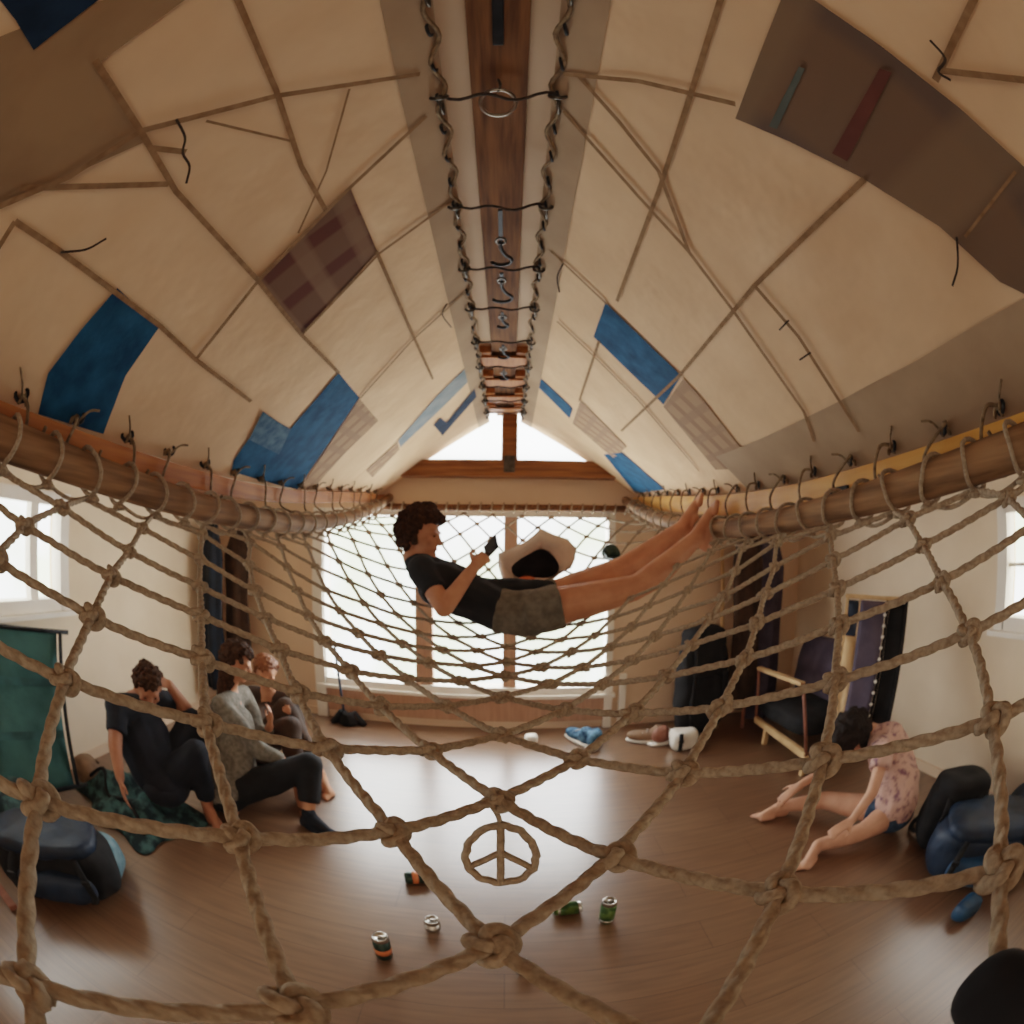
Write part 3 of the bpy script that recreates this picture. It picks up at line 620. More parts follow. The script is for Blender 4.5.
K3 = {k: V(*[c/1000 for c in v]) for k, v in KN.items()}
OLDZ = [(0,1.701),(.5,1.668),(1,1.628),(1.5,1.594),(2,1.579),(2.5,1.597),(3,1.662),(3.5,1.787),(4,1.9)]
for k in K3:
    p = K3[k]; q = abs(k[0]+k[1])/9
    if q > .5 and p.y < 3.5: p.z += (logz(p.y) - .058 - spl(OLDZ, p.y)) * q**4
net = empty('rope_net', (0, 1.5, 1.3), 'large knotted tan rope net slung as a hammock between two poles', 'net')
ROPE_R = .0066
def add_rope(ks, nm='rope'):
    P = [K3[k] for k in ks]
    if len(P) < 2: return
    ymin = min(p.y for p in P); near = ymin < 1.5
    pts = []
    for i in range(len(P)-1):
        p0 = P[i-1] if i else P[0]*2 - P[1]; p1, p2 = P[i], P[i+1]; p3 = P[i+2] if i < len(P)-2 else P[-1]*2 - P[-2]
        d = min((p1-C0).length, (p2-C0).length); L_ = (p2-p1).length; sub = int(L_/.0022) if d < .95 else int(L_/.0035) if d < 1.5 else 10 if d < 2.2 else 4
        for k in range(sub):
            t = k/sub
            # nearly straight between knots: short-tension spline
            h = .35
            m1, m2 = (p2-p0)*.5*h + (p2-p1)*(1-h), (p3-p1)*.5*h + (p2-p1)*(1-h)
            pts.append((2*t**3-3*t*t+1)*p1 + (t**3-2*t*t+t)*m1 + (-2*t**3+3*t*t)*p2 + (t**3-t*t)*m2)
    pts.append(P[-1])
    for i, p in enumerate(pts):
        pts[i] = p + V(noise.noise(p*9), noise.noise(p*9+V(7,0,0)), noise.noise(p*9+V(0,7,0)))*.002
    mb = MB(); mb.tube(pts, ROPE_R, 18 if near else 7, strands=3 if near else 0, pitch=.03, amp=.38); mb.build(nm, 'rope', net)
ns = sorted({k[1] for k in K3}); ms = sorted({k[0] for k in K3})
def runs(keys):
    out = [[]]
    for k in keys:
        if out[-1] and (abs(k[0]-out[-1][-1][0]) + abs(k[1]-out[-1][-1][1])) != 1: out.append([])
        out[-1].append(k)
    return out
for n in ns:
    for r_ in runs(sorted([k for k in K3 if k[1] == n])): add_rope(r_)
for m_ in ms:
    for r_ in runs(sorted([k for k in K3 if k[0] == m_])): add_rope(r_)
def knot_mesh(n, q, seed, R=.0112, r_=.0068, tr=.0080):
    rnd = random.Random(seed); pts = []
    for i in range(n):
        a = 2*PI*i/n; rr = R + r_*math.cos(3*a)
        pts.append(V(rr*math.cos(2*a)*1.12, rr*math.sin(2*a), r_*1.25*math.sin(3*a)))
    mb = MB(); mb.tube(pts, tr, q, closed=True, strands=3 if q > 7 else 0, pitch=.028, amp=.30)
    if q > 7: mb.ell((0,0,0), (.015,.015,.012))
    me = mb.mesh('knot'); bm = bmesh.new(); bm.from_mesh(me); bmesh.ops.recalc_face_normals(bm, faces=bm.faces); bm.to_mesh(me); bm.free()
    me.materials.append(M['rope']); me.shade_smooth(); return me
KM = [knot_mesh(150, 14, i, R=.0110 + .001*(i % 2), r_=.0072 + .0006*i) for i in range(3)]; KF = knot_mesh(30, 6, 9)
kk = [k for k in K3 if abs(k[0]+k[1]) < 9]
kk.sort(key=lambda k: (K3[k]-C0).length + (5 if K3[k].y < .02 else 0))
def knot_mtx(k, i):
    u = K3.get((k[0]+1, k[1])) or K3.get((k[0], k[1])); w = K3.get((k[0]-1, k[1])) or K3[k]
    a = K3.get((k[0], k[1]+1)) or K3[k]; b = K3.get((k[0], k[1]-1)) or K3[k]
    n = (u-w).cross(a-b); n = n.normalized() if n.length > 1e-6 else V(0,0,1)
    rnd = random.Random(i*13+5)
    q = n.to_track_quat('Z', 'Y'); R = q.to_matrix().to_4x4() @ Matrix.Rotation(rnd.random()*6.28, 4, 'Z') @ Matrix.Rotation(rnd.uniform(-.4,.4), 4, 'X')
    return Matrix.Translation(K3[k]) @ R @ Matrix.Diagonal((rnd.uniform(.76,.90),)*3).to_4x4()
NW = world_of(net)
for i, k in enumerate(kk[:100]):
    o = bpy.data.objects.new('knot', KM[i % 3]); COL.objects.link(o); o.parent = net; o.matrix_parent_inverse = NW.inverted(); o.matrix_basis = knot_mtx(k, i)
mb = MB()
for i, k in enumerate(kk[100:]):
    T = knot_mtx(k, i); mb.add([T @ v.co for v in KF.vertices], [tuple(p.vertices) for p in KF.polygons])
o = mb.build('knot', 'rope', net, recalc=False); o['kind'] = 'stuff'; o['label'] = 'small far knots of the net'
# border ropes and lashings round the poles
for s in (-1, 1):
    ek = sorted([k for k in K3 if k[0]+k[1] == 9*s], key=lambda k: K3[k].y)
    ys = [K3[k].y for k in ek]
    ends = {round(y, 3) for y in ys}
    al = sorted(ys + [(a+b)/2 for a, b in zip(ys, ys[1:])])
    al = [y for y in al if y > .02]
    for i, y in enumerate(al):
        zc = logz(y); lean = .02*math.sin(i*2.3)
        ring = [V(XLOG[s] + .056*math.cos(a), y + lean*math.sin(a) + .004*math.cos(3*a), zc + .056*math.sin(a)) for a in [2*PI*j/20 for j in range(20)]]
        mb = MB(); mb.tube(ring, .0062, 8, closed=True, strands=3, pitch=.04, amp=.15)
        b = V(XLOG[s] - s*.012, y - lean, zc - .062)
        mb.ell(b, (.014, .016, .012))
        mb.tube([b + V(.012*math.cos(a), .016*math.sin(a), -.004) for a in [2*PI*j/10 for j in range(10)]], .0065, 6, closed=True)
        mb.build('lashing', 'rope', net)
    for a, b in zip(al, al[1:]):
        mb = MB(); p, q = V(XLOG[s]-s*.012, a, logz(a)-.062), V(XLOG[s]-s*.012, b, logz(b)-.062)
        mb.tube([p.lerp(q, t/6) + V(-s*.008*math.sin(PI*t/6), 0, -.018*math.sin(PI*t/6)) for t in range(7)], .0055, 6); mb.build('border_rope', 'rope', net)
    # small cords tying canvas eyelets to the plate
    cv = cvL if s < 0 else cvR
    y = .30; i = 0
    while y < 3.75:
        ze = eave(y) + .012; xe = s*(XE - .03)
        mb = MB(); c = V(xe, y + .0, roof_z(XE-.03, y, s) - .008)
        mb.tube([c + V(.010*math.cos(a)*.8, .017*math.cos(a), .017*math.sin(a)) for a in [2*PI*j/12 for j in range(12)]], .0055, 6, closed=True); mb.build('eyelet', 'iron', cv)
        z0 = eave(y) - (.08 if s < 0 else .115)
        k = 1 if i % 2 else -1
        if s < 0:
            pts = [c, c + V(-s*.02, .02*k, -.03), V(s*1.035, y+.035*k, z0-.005), V(s*1.04, y+.07, z0-.03), V(XLOG[s], y+.08, logz(y)+.055)]
        else:
            pts = [c, c + V(-s*.03, .03*k, .0), V(s*1.015, y+.06, (c.z+z0)/2), V(s*1.03, y+.05, z0-.01), V(s*1.02, y-.02, z0-.01), V(XLOG[s], y+.02, logz(y)+.055)]
        mb = MB(); mb.tube(cr(pts, 5), .0052, 6)
        mb.tube([c + V(0, .01*k, -.012) + V(.006*math.cos(a), .014*math.sin(a), .012*math.cos(a*2)) for a in [2*PI*j/10 for j in range(10)]], .0045, 6, closed=True)
        mb.tube(cr([c + V(-s*.01, 0, -.01), c + V(-s*.03, -.02*k, .015), c + V(-s*.045, -.045*k, .03 + .01*k)], 4), .0035, 5)
        mb.build('tie_cord', 'cord', cv); y += .21 if y < 2 else .2; i += 1
# lashings along the far rail
for i in range(22):
    x = -.95 + 1.9*i/21
    mb = MB(); mb.tube([V(x + .006*math.sin(a), 3.765 + .037*math.cos(a), 1.885 + .037*math.sin(a)) for a in [2*PI*j/12 for j in range(12)]], .0075, 6, closed=True)
    mb.build('rail_lashing', 'rope', net)
# peace sign of rope hanging from the central knot
c0 = K3[(0,0)]; pc = c0 + V(.004, -.012, -.088); RW_, RH = .046, .054
ps = empty('peace_sign', pc, 'small rope peace sign hanging from a knot at the centre of the net', 'ornament')
def pp(a, q=1): return pc + V(RW_*q*math.sin(a)*(1 - .10*math.cos(a)), 0, RH*q*math.cos(a))
mb = MB(); mb.tube([pp(2*PI*i/40) + V(.0012*math.sin(i*2.1), 0, .0012*math.cos(i*1.7)) for i in range(40)], .0056, 9, closed=True, strands=3, pitch=.028, amp=.3); mb.build('hoop', 'rope', ps)
mb = MB(); mb.tube([pp(0).lerp(pp(PI), i/12) for i in range(13)], .0054, 9, strands=3, pitch=.028); mb.build('upright', 'rope', ps)
for a in (2.05, -2.05): mb = MB(); q = pc + V(0,0,.006); mb.tube([q.lerp(pp(a), i/6) for i in range(7)], .005, 9, strands=3, pitch=.028); mb.build('spoke', 'rope', ps)
mb = MB(); mb.tube(cr([pp(0), pp(0) + V(-.004,.004,.015), c0 + V(-.006,-.016,.0), c0 + V(-.004,-.012,.014)], 4), .0035, 7); mb.build('hanging_loop', 'rope', ps)
# ------------------------------------------------------------------ people
def basis(f, u):
    f = V(*f).normalized(); r = f.cross(V(*u)).normalized(); u = r.cross(f).normalized(); return f, r, u
def head_prims(mb, C, f, u, s=1.0):
    f, r, u = basis(f, u); C = V(*C)
    R3 = Matrix((r, f, u)).transposed()
    P = lambda x, y, z: C + r*(x*s) + f*(y*s) + u*(z*s)
    mb.ell(P(0,-.012,.022), (.074*s,.094*s,.092*s), R3)
    mb.ell(P(0,.024,-.045), (.056*s,.062*s,.068*s), R3)
    mb.ell(P(0,.066,-.090), (.026*s,.026*s,.022*s), R3)          # chin
    mb.cap(P(0,.082,.012), .010*s, P(0,.099,-.026), .0135*s)       # nose
    for q in (-1, 1):
        mb.ell(P(q*.030,.070,.022), (.026*s,.014*s,.010*s), R3)   # brow
        mb.ell(P(q*.042,.060,-.022), (.020*s,.016*s,.018*s), R3)  # cheek
        mb.ell(P(q*.074,-.004,-.010), (.011*s,.019*s,.030*s), R3) # ear
    mb.cap(P(-.018,.078,-.056), .0075*s, P(.018,.078,-.056), .0075*s)
def face_bits(root, C, f, u, s=1.0):
    f, r, u = basis(f, u); C = V(*C); P = lambda x, y, z: C + r*(x*s) + f*(y*s) + u*(z*s)
    for q in (-1, 1): mb = MB(); mb.ell(P(q*.030,.0785,.004), (.0075*s,.005*s,.0038*s), Matrix((r,f,u)).transposed()); mb.build('eye', 'screen', root)
    mb = MB(); mb.tube([P(-.020,.0825,-.057), P(0,.0875,-.055), P(.020,.0825,-.057)], .004*s, 6); mb.build('mouth', 'lip', root)
def hand_prims(mb, W, d, n, curl=.5, s=1.0, left=False, spread=.1):
    # W wrist, d towards the knuckles, n out of the back of the hand
    d = V(*d).normalized(); n = V(*n); n = (n - d*n.dot(d)).normalized(); sd = d.cross(n)*(-1 if left else 1); W = V(*W)
    for k in (-1.3,-.45,.45,1.3): mb.cap(W + sd*(k*.012*s) + d*.012*s, .0145*s, W + d*(.082*s) + sd*(k*.0165*s), .0115*s, 8)
    for k, L, i in ((-1.45,.070,0),(-.5,.080,1),(.5,.075,2),(1.45,.058,3)):
        p = W + d*(.085*s) + sd*(k*.0165*s); dirn = (d + sd*(k*spread)).normalized(); a = curl*.7
        for seg, q in enumerate((.44,.32,.24)):
            ax = dirn.cross(n).normalized(); dirn = Matrix.Rotation(-a, 3, ax) @ dirn
            nn = Matrix.Rotation(-a, 3, ax) @ n
            e = p + dirn*(L*q*s); mb.cap(p, (.0098-.0011*seg)*s, e, (.0088-.0011*seg)*s, 8); p = e; n2 = nn; a = curl*.85
            n_ = nn; 
    b = W + d*(.025*s) - sd*(.020*s); t1 = b + (d*.6 - sd*.75 - n*.35).normalized()*(.045*s); t2 = t1 + (d*.9 - sd*.25 - n*.35*curl).normalized()*(.034*s)
    mb.cap(b, .0135*s, t1, .0105*s, 8); mb.cap(t1, .0102*s, t2, .0085*s, 8)
def foot_prims(mb, ankle, toe_dir, up, s=1.0):
    # ankle joint; toe_dir along the sole, up = away from the sole
    t = V(*toe_dir).normalized(); u = V(*up); u = (u - t*u.dot(t)).normalized(); sd = t.cross(u); A = V(*ankle)
    heel = A - u*.052*s - t*.035*s
    mb.cap(A, .036*s, heel, .030*s); mb.cap(heel, .029*s, A - u*.055*s + t*.05*s + sd*.012*s, .028*s); mb.cap(A + t*.01*s, .036*s, A - u*.052*s + t*.125*s, .026*s)
    mb.cap(A - u*.058*s + t*.06*s - sd*.022*s, .024*s, A - u*.062*s + t*.13*s - sd*.024*s, .020*s)
    for k in range(5):
        o = sd*((k-2)*.0175*s); L = (.050,.050,.046,.040,.032)[k]*s; r_ = (.0135,.0105,.0100,.0095,.0090)[k]*s
        b = A - u*(.062 - .004*(2-abs(k-2)))*s + t*(.130 - .006*k)*s - o*1.0
        mb.cap(b, r_*1.25, b + t*L - u*.004*s, r_, 8)
def hair_cap(root, name, m, C, f, u, s, curl, n, fn, extra=None, voxel=.007, disp=.006, grow=.0):
    f, r, u = basis(f, u); C = V(*C); rnd = random.Random(n+3); mb = MB()
    R3 = Matrix((r, f, u)).transposed()
    ga = PI*(3-5**.5)
    for i in range(n):
        z = 1 - 2*(i+.5)/n; q = math.sqrt(1-z*z); a = ga*i; d = V(q*math.cos(a), q*math.sin(a), z)   # right, forward, up
        if not fn(d): continue
        p = C + r*(d.x*(.078+grow)*s) + f*((d.y*(.098+grow)-.012)*s) + u*((d.z*(.096+grow)+.022)*s)
        k = curl*s*rnd.uniform(.75, 1.3); off = (r*d.x + f*d.y + u*d.z)*(rnd.uniform(-.2, .9)*curl*s)
        mb.ell(p + off, (k, k, k*rnd.uniform(.8,1.1)), n=8, m=6)
    if extra: extra(mb)
    return mb.fuse(name, m, root, voxel=voxel, smooth=2, disp=disp, dscale=60)
def std_hair(d): return d.z > .38 or (d.y < .05 and d.z > -.45) or (d.y < .42 and d.z > .1)

# --- the man lying in the net
def man():
    root = empty('person', PY(520,620,2.22), 'curly-haired person in dark tee and grey shorts lying in the net looking at a phone', 'person')
    Yn, Ym, Yf = 2.10, 2.24, 2.40
    H = PY(422,535,Ym); f = V(.95,-.25,-.14); u = V(.14,0,.98)
    nb = PY(415,558,Ym); shN = PY(422,570,Yn+.0); shF = PY(425,566,Yf+.02)
    ch = PY(443,583,Ym); wa = PY(485,602,Ym); pe = PY(521,613,Ym)
    hN, hF = PY(534,612,Yn+.05), PY(538,606,Yf-.05)
    kN, kF = PY(634,588,Yn+.03), PY(618,570,Yf-.02)
    aN, aF = PY(697,537,Yn+.02), PY(683,527,Yf-.08)
    elN, wrN = PY(444,608,1.97), PY(474,567,2.06)
    elF, wrF = PY(458,604,2.50), PY(476,563,2.34)
    mb = MB(); head_prims(mb, H, f, u, 1.0)
    mb.cap(nb - V(.01,0,.0), .050, H - u*.03 - V(.03,0,0), .044)
    mb.cap(shN, .055, shF, .055); mb.cap(ch + V(0,-.09,0), .095, wa + V(0,-.07,0), .085); mb.cap(ch + V(0,.09,0), .095, wa + V(0,.07,0), .085); mb.cap(wa + V(0,-.07,0), .085, pe + V(0,-.07,0), .095); mb.cap(wa + V(0,.07,0), .085, pe + V(0,.07,0), .095)
    mb.cap(nb, .06, ch, .085)
    for h, k, a, e, w_, sh, side, tdir in ((hN,kN,aN,elN,wrN,shN,-1,None),(hF,kF,aF,elF,wrF,shF,1,None)):
        mb.cap(h, .098, h.lerp(k,.5), .084); mb.cap(h.lerp(k,.5), .084, k, .062)
        cf = k.lerp(a,.32) + V(.012,0,-.022); mb.cap(k, .060, cf, .058); mb.cap(cf, .058, a, .040); mb.cap(k, .056, a, .038)
        mb.cap(sh, .052, e, .040); mb.cap(e, .040, e.lerp(w_,.35), .038); mb.cap(e.lerp(w_,.35), .037, w_, .026)
        foot_prims(mb, a, (.16, -.05, .98), (-.98, 0, .16), 1.0)
    hand_prims(mb, wrN, (PY(489,553,2.14)-wrN), (.2,-.9,.3), .75, .95, left=False)
    hand_prims(mb, wrF, (PY(489,553,2.22)-wrF), (.2,.9,.3), .75, .95, left=True)
    mb.fuse('body', 'skin', root, voxel=.0062, smooth=5)
    face_bits(root, H, f, u)
    hair_cap(root, 'curly_hair', 'hairb', H, f, u, 1.0, .019, 300, lambda d: d.z > .45 or (d.y < .25 and d.z > -.50) or (d.y < -.1 and d.z > -.85) or (d.y < .50 and d.z > .30), disp=.010, grow=.012, voxel=.006)
    mb = MB()
    mb.cap(shN + V(-.0,.0,0), .070, shF, .070); mb.cap(nb + V(.015,0,-.02), .070, ch, .108)
    mb.cap(ch + V(0,-.09,0), .110, wa + V(0,-.07,0), .100); mb.cap(ch + V(0,.09,0), .110, wa + V(0,.07,0), .100)
    mb.cap(wa + V(0,-.07,0), .100, pe + V(-.06,-.065,0), .094); mb.cap(wa + V(0,.07,0), .100, pe + V(-.06,.065,0), .094)
    mb.cap(wa + V(.0,0,.035), .085, PY(548,587,Ym), .035)
    for sh, e in ((shN,elN),(shF,elF)): mb.cap(sh, .066, sh.lerp(e,.58), .060, flat=True); mb.ell(sh, (.066,.066,.066))
    mb.fuse('t_shirt', 'tee', root, voxel=.008, smooth=4, disp=.006, dscale=14)
    mb = MB(); mb.cap(pe + V(-.12,-.06,.02), .108, pe + V(.05,-.07,0), .110, flat=True); mb.cap(pe + V(-.12,.06,.02), .108, pe + V(.05,.07,0), .110, flat=True)
    for h, k in ((hN,kN),(hF,kF)): mb.cap(h - (k-h)*.08, .110, h.lerp(k,.27), .106, flat=True)
    mb.fuse('shorts', 'shorts', root, voxel=.008, smooth=3, disp=.008, dscale=16)
    # phone held in the hands
    c = PY(491,547,2.19); t = empty('phone', c, 'black mobile phone in the hands of the person lying in the net', 'phone')
    R_ = (V(.42,-.80,.42)).to_track_quat('Z','Y').to_matrix().to_4x4(); T = Matrix.Translation(c) @ R_
    mb = MB(); mb.box((-.005,-.034,-.066), (.004,.034,.066), T); mb.build('phone_case', 'iron', t, smooth=False, bevel=.004)
    mb = MB(); mb.box((-.0062,-.031,-.062), (-.0052,.031,.062), T); mb.build('phone_screen', 'screen', t, smooth=False)
man()
# --- open cloth bag and a small bottle lying in the net behind
def cloth_bag():
    Y = 2.62; c = PY(538,562,Y)
    t = empty('cloth_bag', c, 'pale crumpled cloth bag lying open in the net beside the person', 'bag')
    outer = [(497,554),(510,549),(525,543),(534,535),(542,529),(554,534),(568,540),(576,548),(575,560),(570,568),(560,574),(548,584),(530,588),(514,588),(502,581),(499,566)]
    inner = [(511,567),(514,563),(521,557),(532,552),(542,548),(549,552),(555,558),(559,565),(559,569),(558,573),(553,576),(546,578),(534,579),(522,579),(515,576),(512,572)]
    mb = MB(); n = len(outer)
    back = [(lerp(p[0],540,.35), lerp(p[1],560,.35)) for p in outer]
    R_ = [[PY(*p, Y-.0) for p in inner], [PY(*[(a*.5+b*.5) for a,b in zip(p,q)], Y-.035) for p, q in zip(inner, outer)], [PY(*p, Y+.03) for p in outer], [PY(p[0], p[1], Y+.16) for p in outer], [PY(*p, Y+.24) for p in back]]
    vs = [p for r_ in R_ for p in r_]
    fs = [(i*n+j, i*n+(j+1)%n, (i+1)*n+(j+1)%n, (i+1)*n+j) for i in range(4) for j in range(n)] + [tuple(4*n+j for j in range(n))]
    mb.add(vs, fs); o = mb.build('bag_shell', 'paperbag', t, subsurf=1)
    for v in o.data.vertices: v.co += V(noise.noise(v.co*14), noise.noise(v.co*14+V(5,0,0)), noise.noise(v.co*14+V(0,5,0)))*.014
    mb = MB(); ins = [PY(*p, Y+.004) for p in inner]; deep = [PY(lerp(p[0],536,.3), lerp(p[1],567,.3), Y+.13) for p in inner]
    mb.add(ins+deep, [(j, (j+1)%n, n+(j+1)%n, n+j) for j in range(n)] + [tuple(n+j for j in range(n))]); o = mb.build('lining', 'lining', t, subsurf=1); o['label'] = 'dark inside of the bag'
    b = PY(527,579,Y-.03); mb = MB(); mb.ell(b, (.045,.02,.016)); o = mb.build('printed_label', 'orangeprint', t)
    c = PY(611,553,2.75); t = empty('cap', c, 'small dark green cap resting in the net beyond the shins', 'cap')
    mb = MB(); mb.ell(c, (.055,.055,.05)); mb.fuse('crown', 'greencan2', t, voxel=.008, smooth=3, disp=.01, dscale=30); mb = MB(); mb.ell(c + V(.02,-.05,-.03), (.05,.05,.008)); mb.build('brim', 'greencan2', t)
cloth_bag()

# --- seated man in navy at the left
def man_left():
    D_ = .93
    hip = AT(166,786,3.02*D_); root = empty('person', V(hip.x, hip.y, 0), 'person in a navy t-shirt sitting at far left, head bowed, one hand at the brow', 'person')
    H = AT(148,687,2.98*D_); f = V(.62,-.55,-.56); u = V(.45,-.25,.85)
    neck = AT(134,702,3.04*D_); chest = AT(140,735,3.06*D_); belly = AT(155,772,3.04*D_)
    shL = AT(117,708,2.92*D_); shR = AT(174,702,3.18*D_)
    elL = AT(115,746,2.86*D_); wrL = AT(120,778,2.84*D_); haL = AT(123,792,2.84*D_)
    elR = AT(186,708,3.10*D_); wrR = AT(169,684,2.96*D_)
    kL = AT(196,752,2.88*D_); kR = AT(190,720,3.1*D_); anL = PZ(208,808,.08); anR = PZ(220,792,.08)
    mb = MB(); head_prims(mb, H, f, u, 1.06); mb.cap(neck, .058, H - V(*u)*.02 - V(.02,-.02,0), .052)
    mb.cap(shL, .055, shR, .055); mb.cap(neck, .07, chest, .10); mb.cap(chest, .12, belly, .11); mb.cap(belly, .12, hip, .12)
    mb.cap(shL, .052, elL, .042); mb.cap(elL, .042, wrL, .028); hand_prims(mb, wrL, (haL-wrL), (-.6,-.7,.2), .25, 1.0)
    mb.cap(shR, .052, elR, .042); mb.cap(elR, .042, wrR, .028); hand_prims(mb, wrR, (H + V(.06,-.04,.06) - wrR), (.8,.2,.3), .6, 1.0, left=True)
    for k, a, td in ((kL,anL,(.75,-.55,-.1)),(kR,anR,(.85,-.3,-.1))):
        mb.cap(hip + (k-hip)*.1, .09, k, .058); mb.cap(k, .056, a, .036); foot_prims(mb, V(a.x,a.y,max(.075,a.z)), td, (0,0,1))
        mb.cap(a, .036, V(a.x,a.y,max(.075,a.z)), .036)
    mb.fuse('body', 'skind', root, voxel=.009, smooth=5); face_bits(root, H, f, u, 1.06)
    hair_cap(root, 'short_hair', 'hairb', H, f, u, 1.06, .014, 160, std_hair, disp=.004)
    mb = MB(); mb.cap(shL, .078, shR, .078); mb.cap(neck - V(0,0,.04), .08, chest, .14); mb.cap(chest, .155, belly, .15); mb.cap(belly, .15, hip + V(0,0,.02), .14)
    mb.cap(chest + V(-.05,-.03,.0), .12, belly + V(-.03,-.02,0), .12); mb.cap(chest + V(.06,.05,.02), .11, belly + V(.06,.03,0), .11)
    for sh, e in ((shL,elL),(shR,elR)): mb.ell(sh, (.070,.070,.070)); mb.cap(sh, .070, sh.lerp(e,.66), .066, flat=True)
    mb.fuse('t_shirt', 'navytee', root, voxel=.011, smooth=5, disp=.012, dscale=9)
    mb = MB(); mb.ell(hip, (.15,.15,.115))
    for k, a in ((kL,anL),(kR,anR)): mb.cap(hip + (k-hip)*.12, .108, k, .076); mb.cap(k, .075, k.lerp(a,.82), .060, flat=True)
    mb.fuse('trousers', 'navytee', root, voxel=.011, smooth=4, disp=.01, dscale=10)
man_left()
# --- second person in grey cardigan and black trousers
def cardigan_person():
    hip = AT(226,793,2.95); root = empty('person', V(hip.x, hip.y, 0), 'person in a grey cardigan and black trousers sitting with one knee raised, foot on floor', 'person')
    H = AT(237,662,2.92); f = V(.75,.35,-.35); u = V(.35,.1,.93)
    neck = AT(228,690,3.0); chest = AT(234,722,3.0); belly = AT(230,762,2.97)
    shN = AT(222,706,2.86); shF = AT(243,694,3.16); elN = AT(262,752,2.82); wrN = AT(286,762,2.86); haN = AT(300,764,2.88)
    elF = AT(262,742,3.16); wrF = AT(270,726,3.05)
    k = AT(309,766,2.76); an = AT(309,817,2.74); k2 = AT(268,776,3.15); an2 = AT(236,800,3.05)
    mb = MB(); head_prims(mb, H, f, u, 1.0); mb.cap(neck, .055, H - V(*u)*.03, .048)
    mb.cap(shN, .05, shF, .05); mb.cap(neck, .065, chest, .09); mb.cap(chest, .11, belly, .105); mb.cap(belly, .11, hip, .12)
    mb.cap(shN, .046, elN, .038); mb.cap(elN, .037, wrN, .026); hand_prims(mb, wrN, haN-wrN, (0,-.4,.9), .5)
    mb.cap(shF, .046, elF, .038); mb.cap(elF, .037, wrF, .026); hand_prims(mb, wrF, V(.25,-.1,.95), (.7,.6,0), .35, 1.0, left=True)
    mb.cap(hip, .10, k, .058); mb.cap(k, .056, an, .036); mb.cap(hip, .10, k2, .058); mb.cap(k2, .056, an2, .036)
    foot_prims(mb, V(an.x,an.y,.075), (.92,-.3,-.05), (0,0,1)); mb.cap(an, .036, V(an.x,an.y,.075), .034); foot_prims(mb, V(an2.x,an2.y,max(.075,an2.z)), (-.6,-.7,-.1), (0,0,1))
    mb.fuse('body', 'skin', root, voxel=.009, smooth=5); face_bits(root, H, f, u)
    def ex(mb):
        for i in range(9):
            a = -1.6 + i*.28; s0 = H + V(.07*math.cos(a)-.04, .07*math.sin(a), .02); pts = cr([s0, s0 + V(-.035,-.01,-.09), neck + V(.05*math.cos(a)-.03, .05*math.sin(a)-.02, -.04)], 3)
            for p, q in zip(pts, pts[1:]): mb.cap(p, .020, q, .018, 7)
    hair_cap(root, 'brown_hair', 'hairb', H, f, u, 1.0, .015, 160, std_hair, extra=ex, disp=.005)
    mb = MB(); mb.cap(shN, .066, shF, .066); mb.cap(neck + V(-.01,0,-.05), .075, chest, .12); mb.cap(chest, .13, belly, .135); mb.cap(belly, .135, hip + V(0,0,.03), .15)
    mb.cap(chest + V(.05,-.03,0), .11, belly + V(.08,-.04,-.02), .12)
    for sh, e, w_ in ((shN,elN,wrN),(shF,elF,wrF)): mb.cap(sh, .066, e, .058); mb.cap(e, .058, e.lerp(w_,.85), .046, flat=True)
    mb.fuse('cardigan', 'cardigan', root, voxel=.011, smooth=5, disp=.014, dscale=9)
    mb = MB(); mb.ell(hip, (.15,.15,.115)); mb.cap(hip, .115, k, .082); mb.cap(k, .082, k.lerp(an,.72), .066, flat=True); mb.cap(hip, .11, k2, .078); mb.cap(k2, .074, k2.lerp(an2,.85), .06, flat=True)
    mb.fuse('trousers', 'black', root, voxel=.011, smooth=4, disp=.008, dscale=10)
    mb = MB(); foot_prims(mb, V(an.x,an.y,.077), (.92,-.3,-.05), (0,0,1), 1.12); mb.cap(V(an.x,an.y,.077), .043, V(an.x,an.y,.125), .042, flat=True); o = mb.fuse('sock', 'navytee', root, voxel=.009, smooth=5)
cardigan_person()
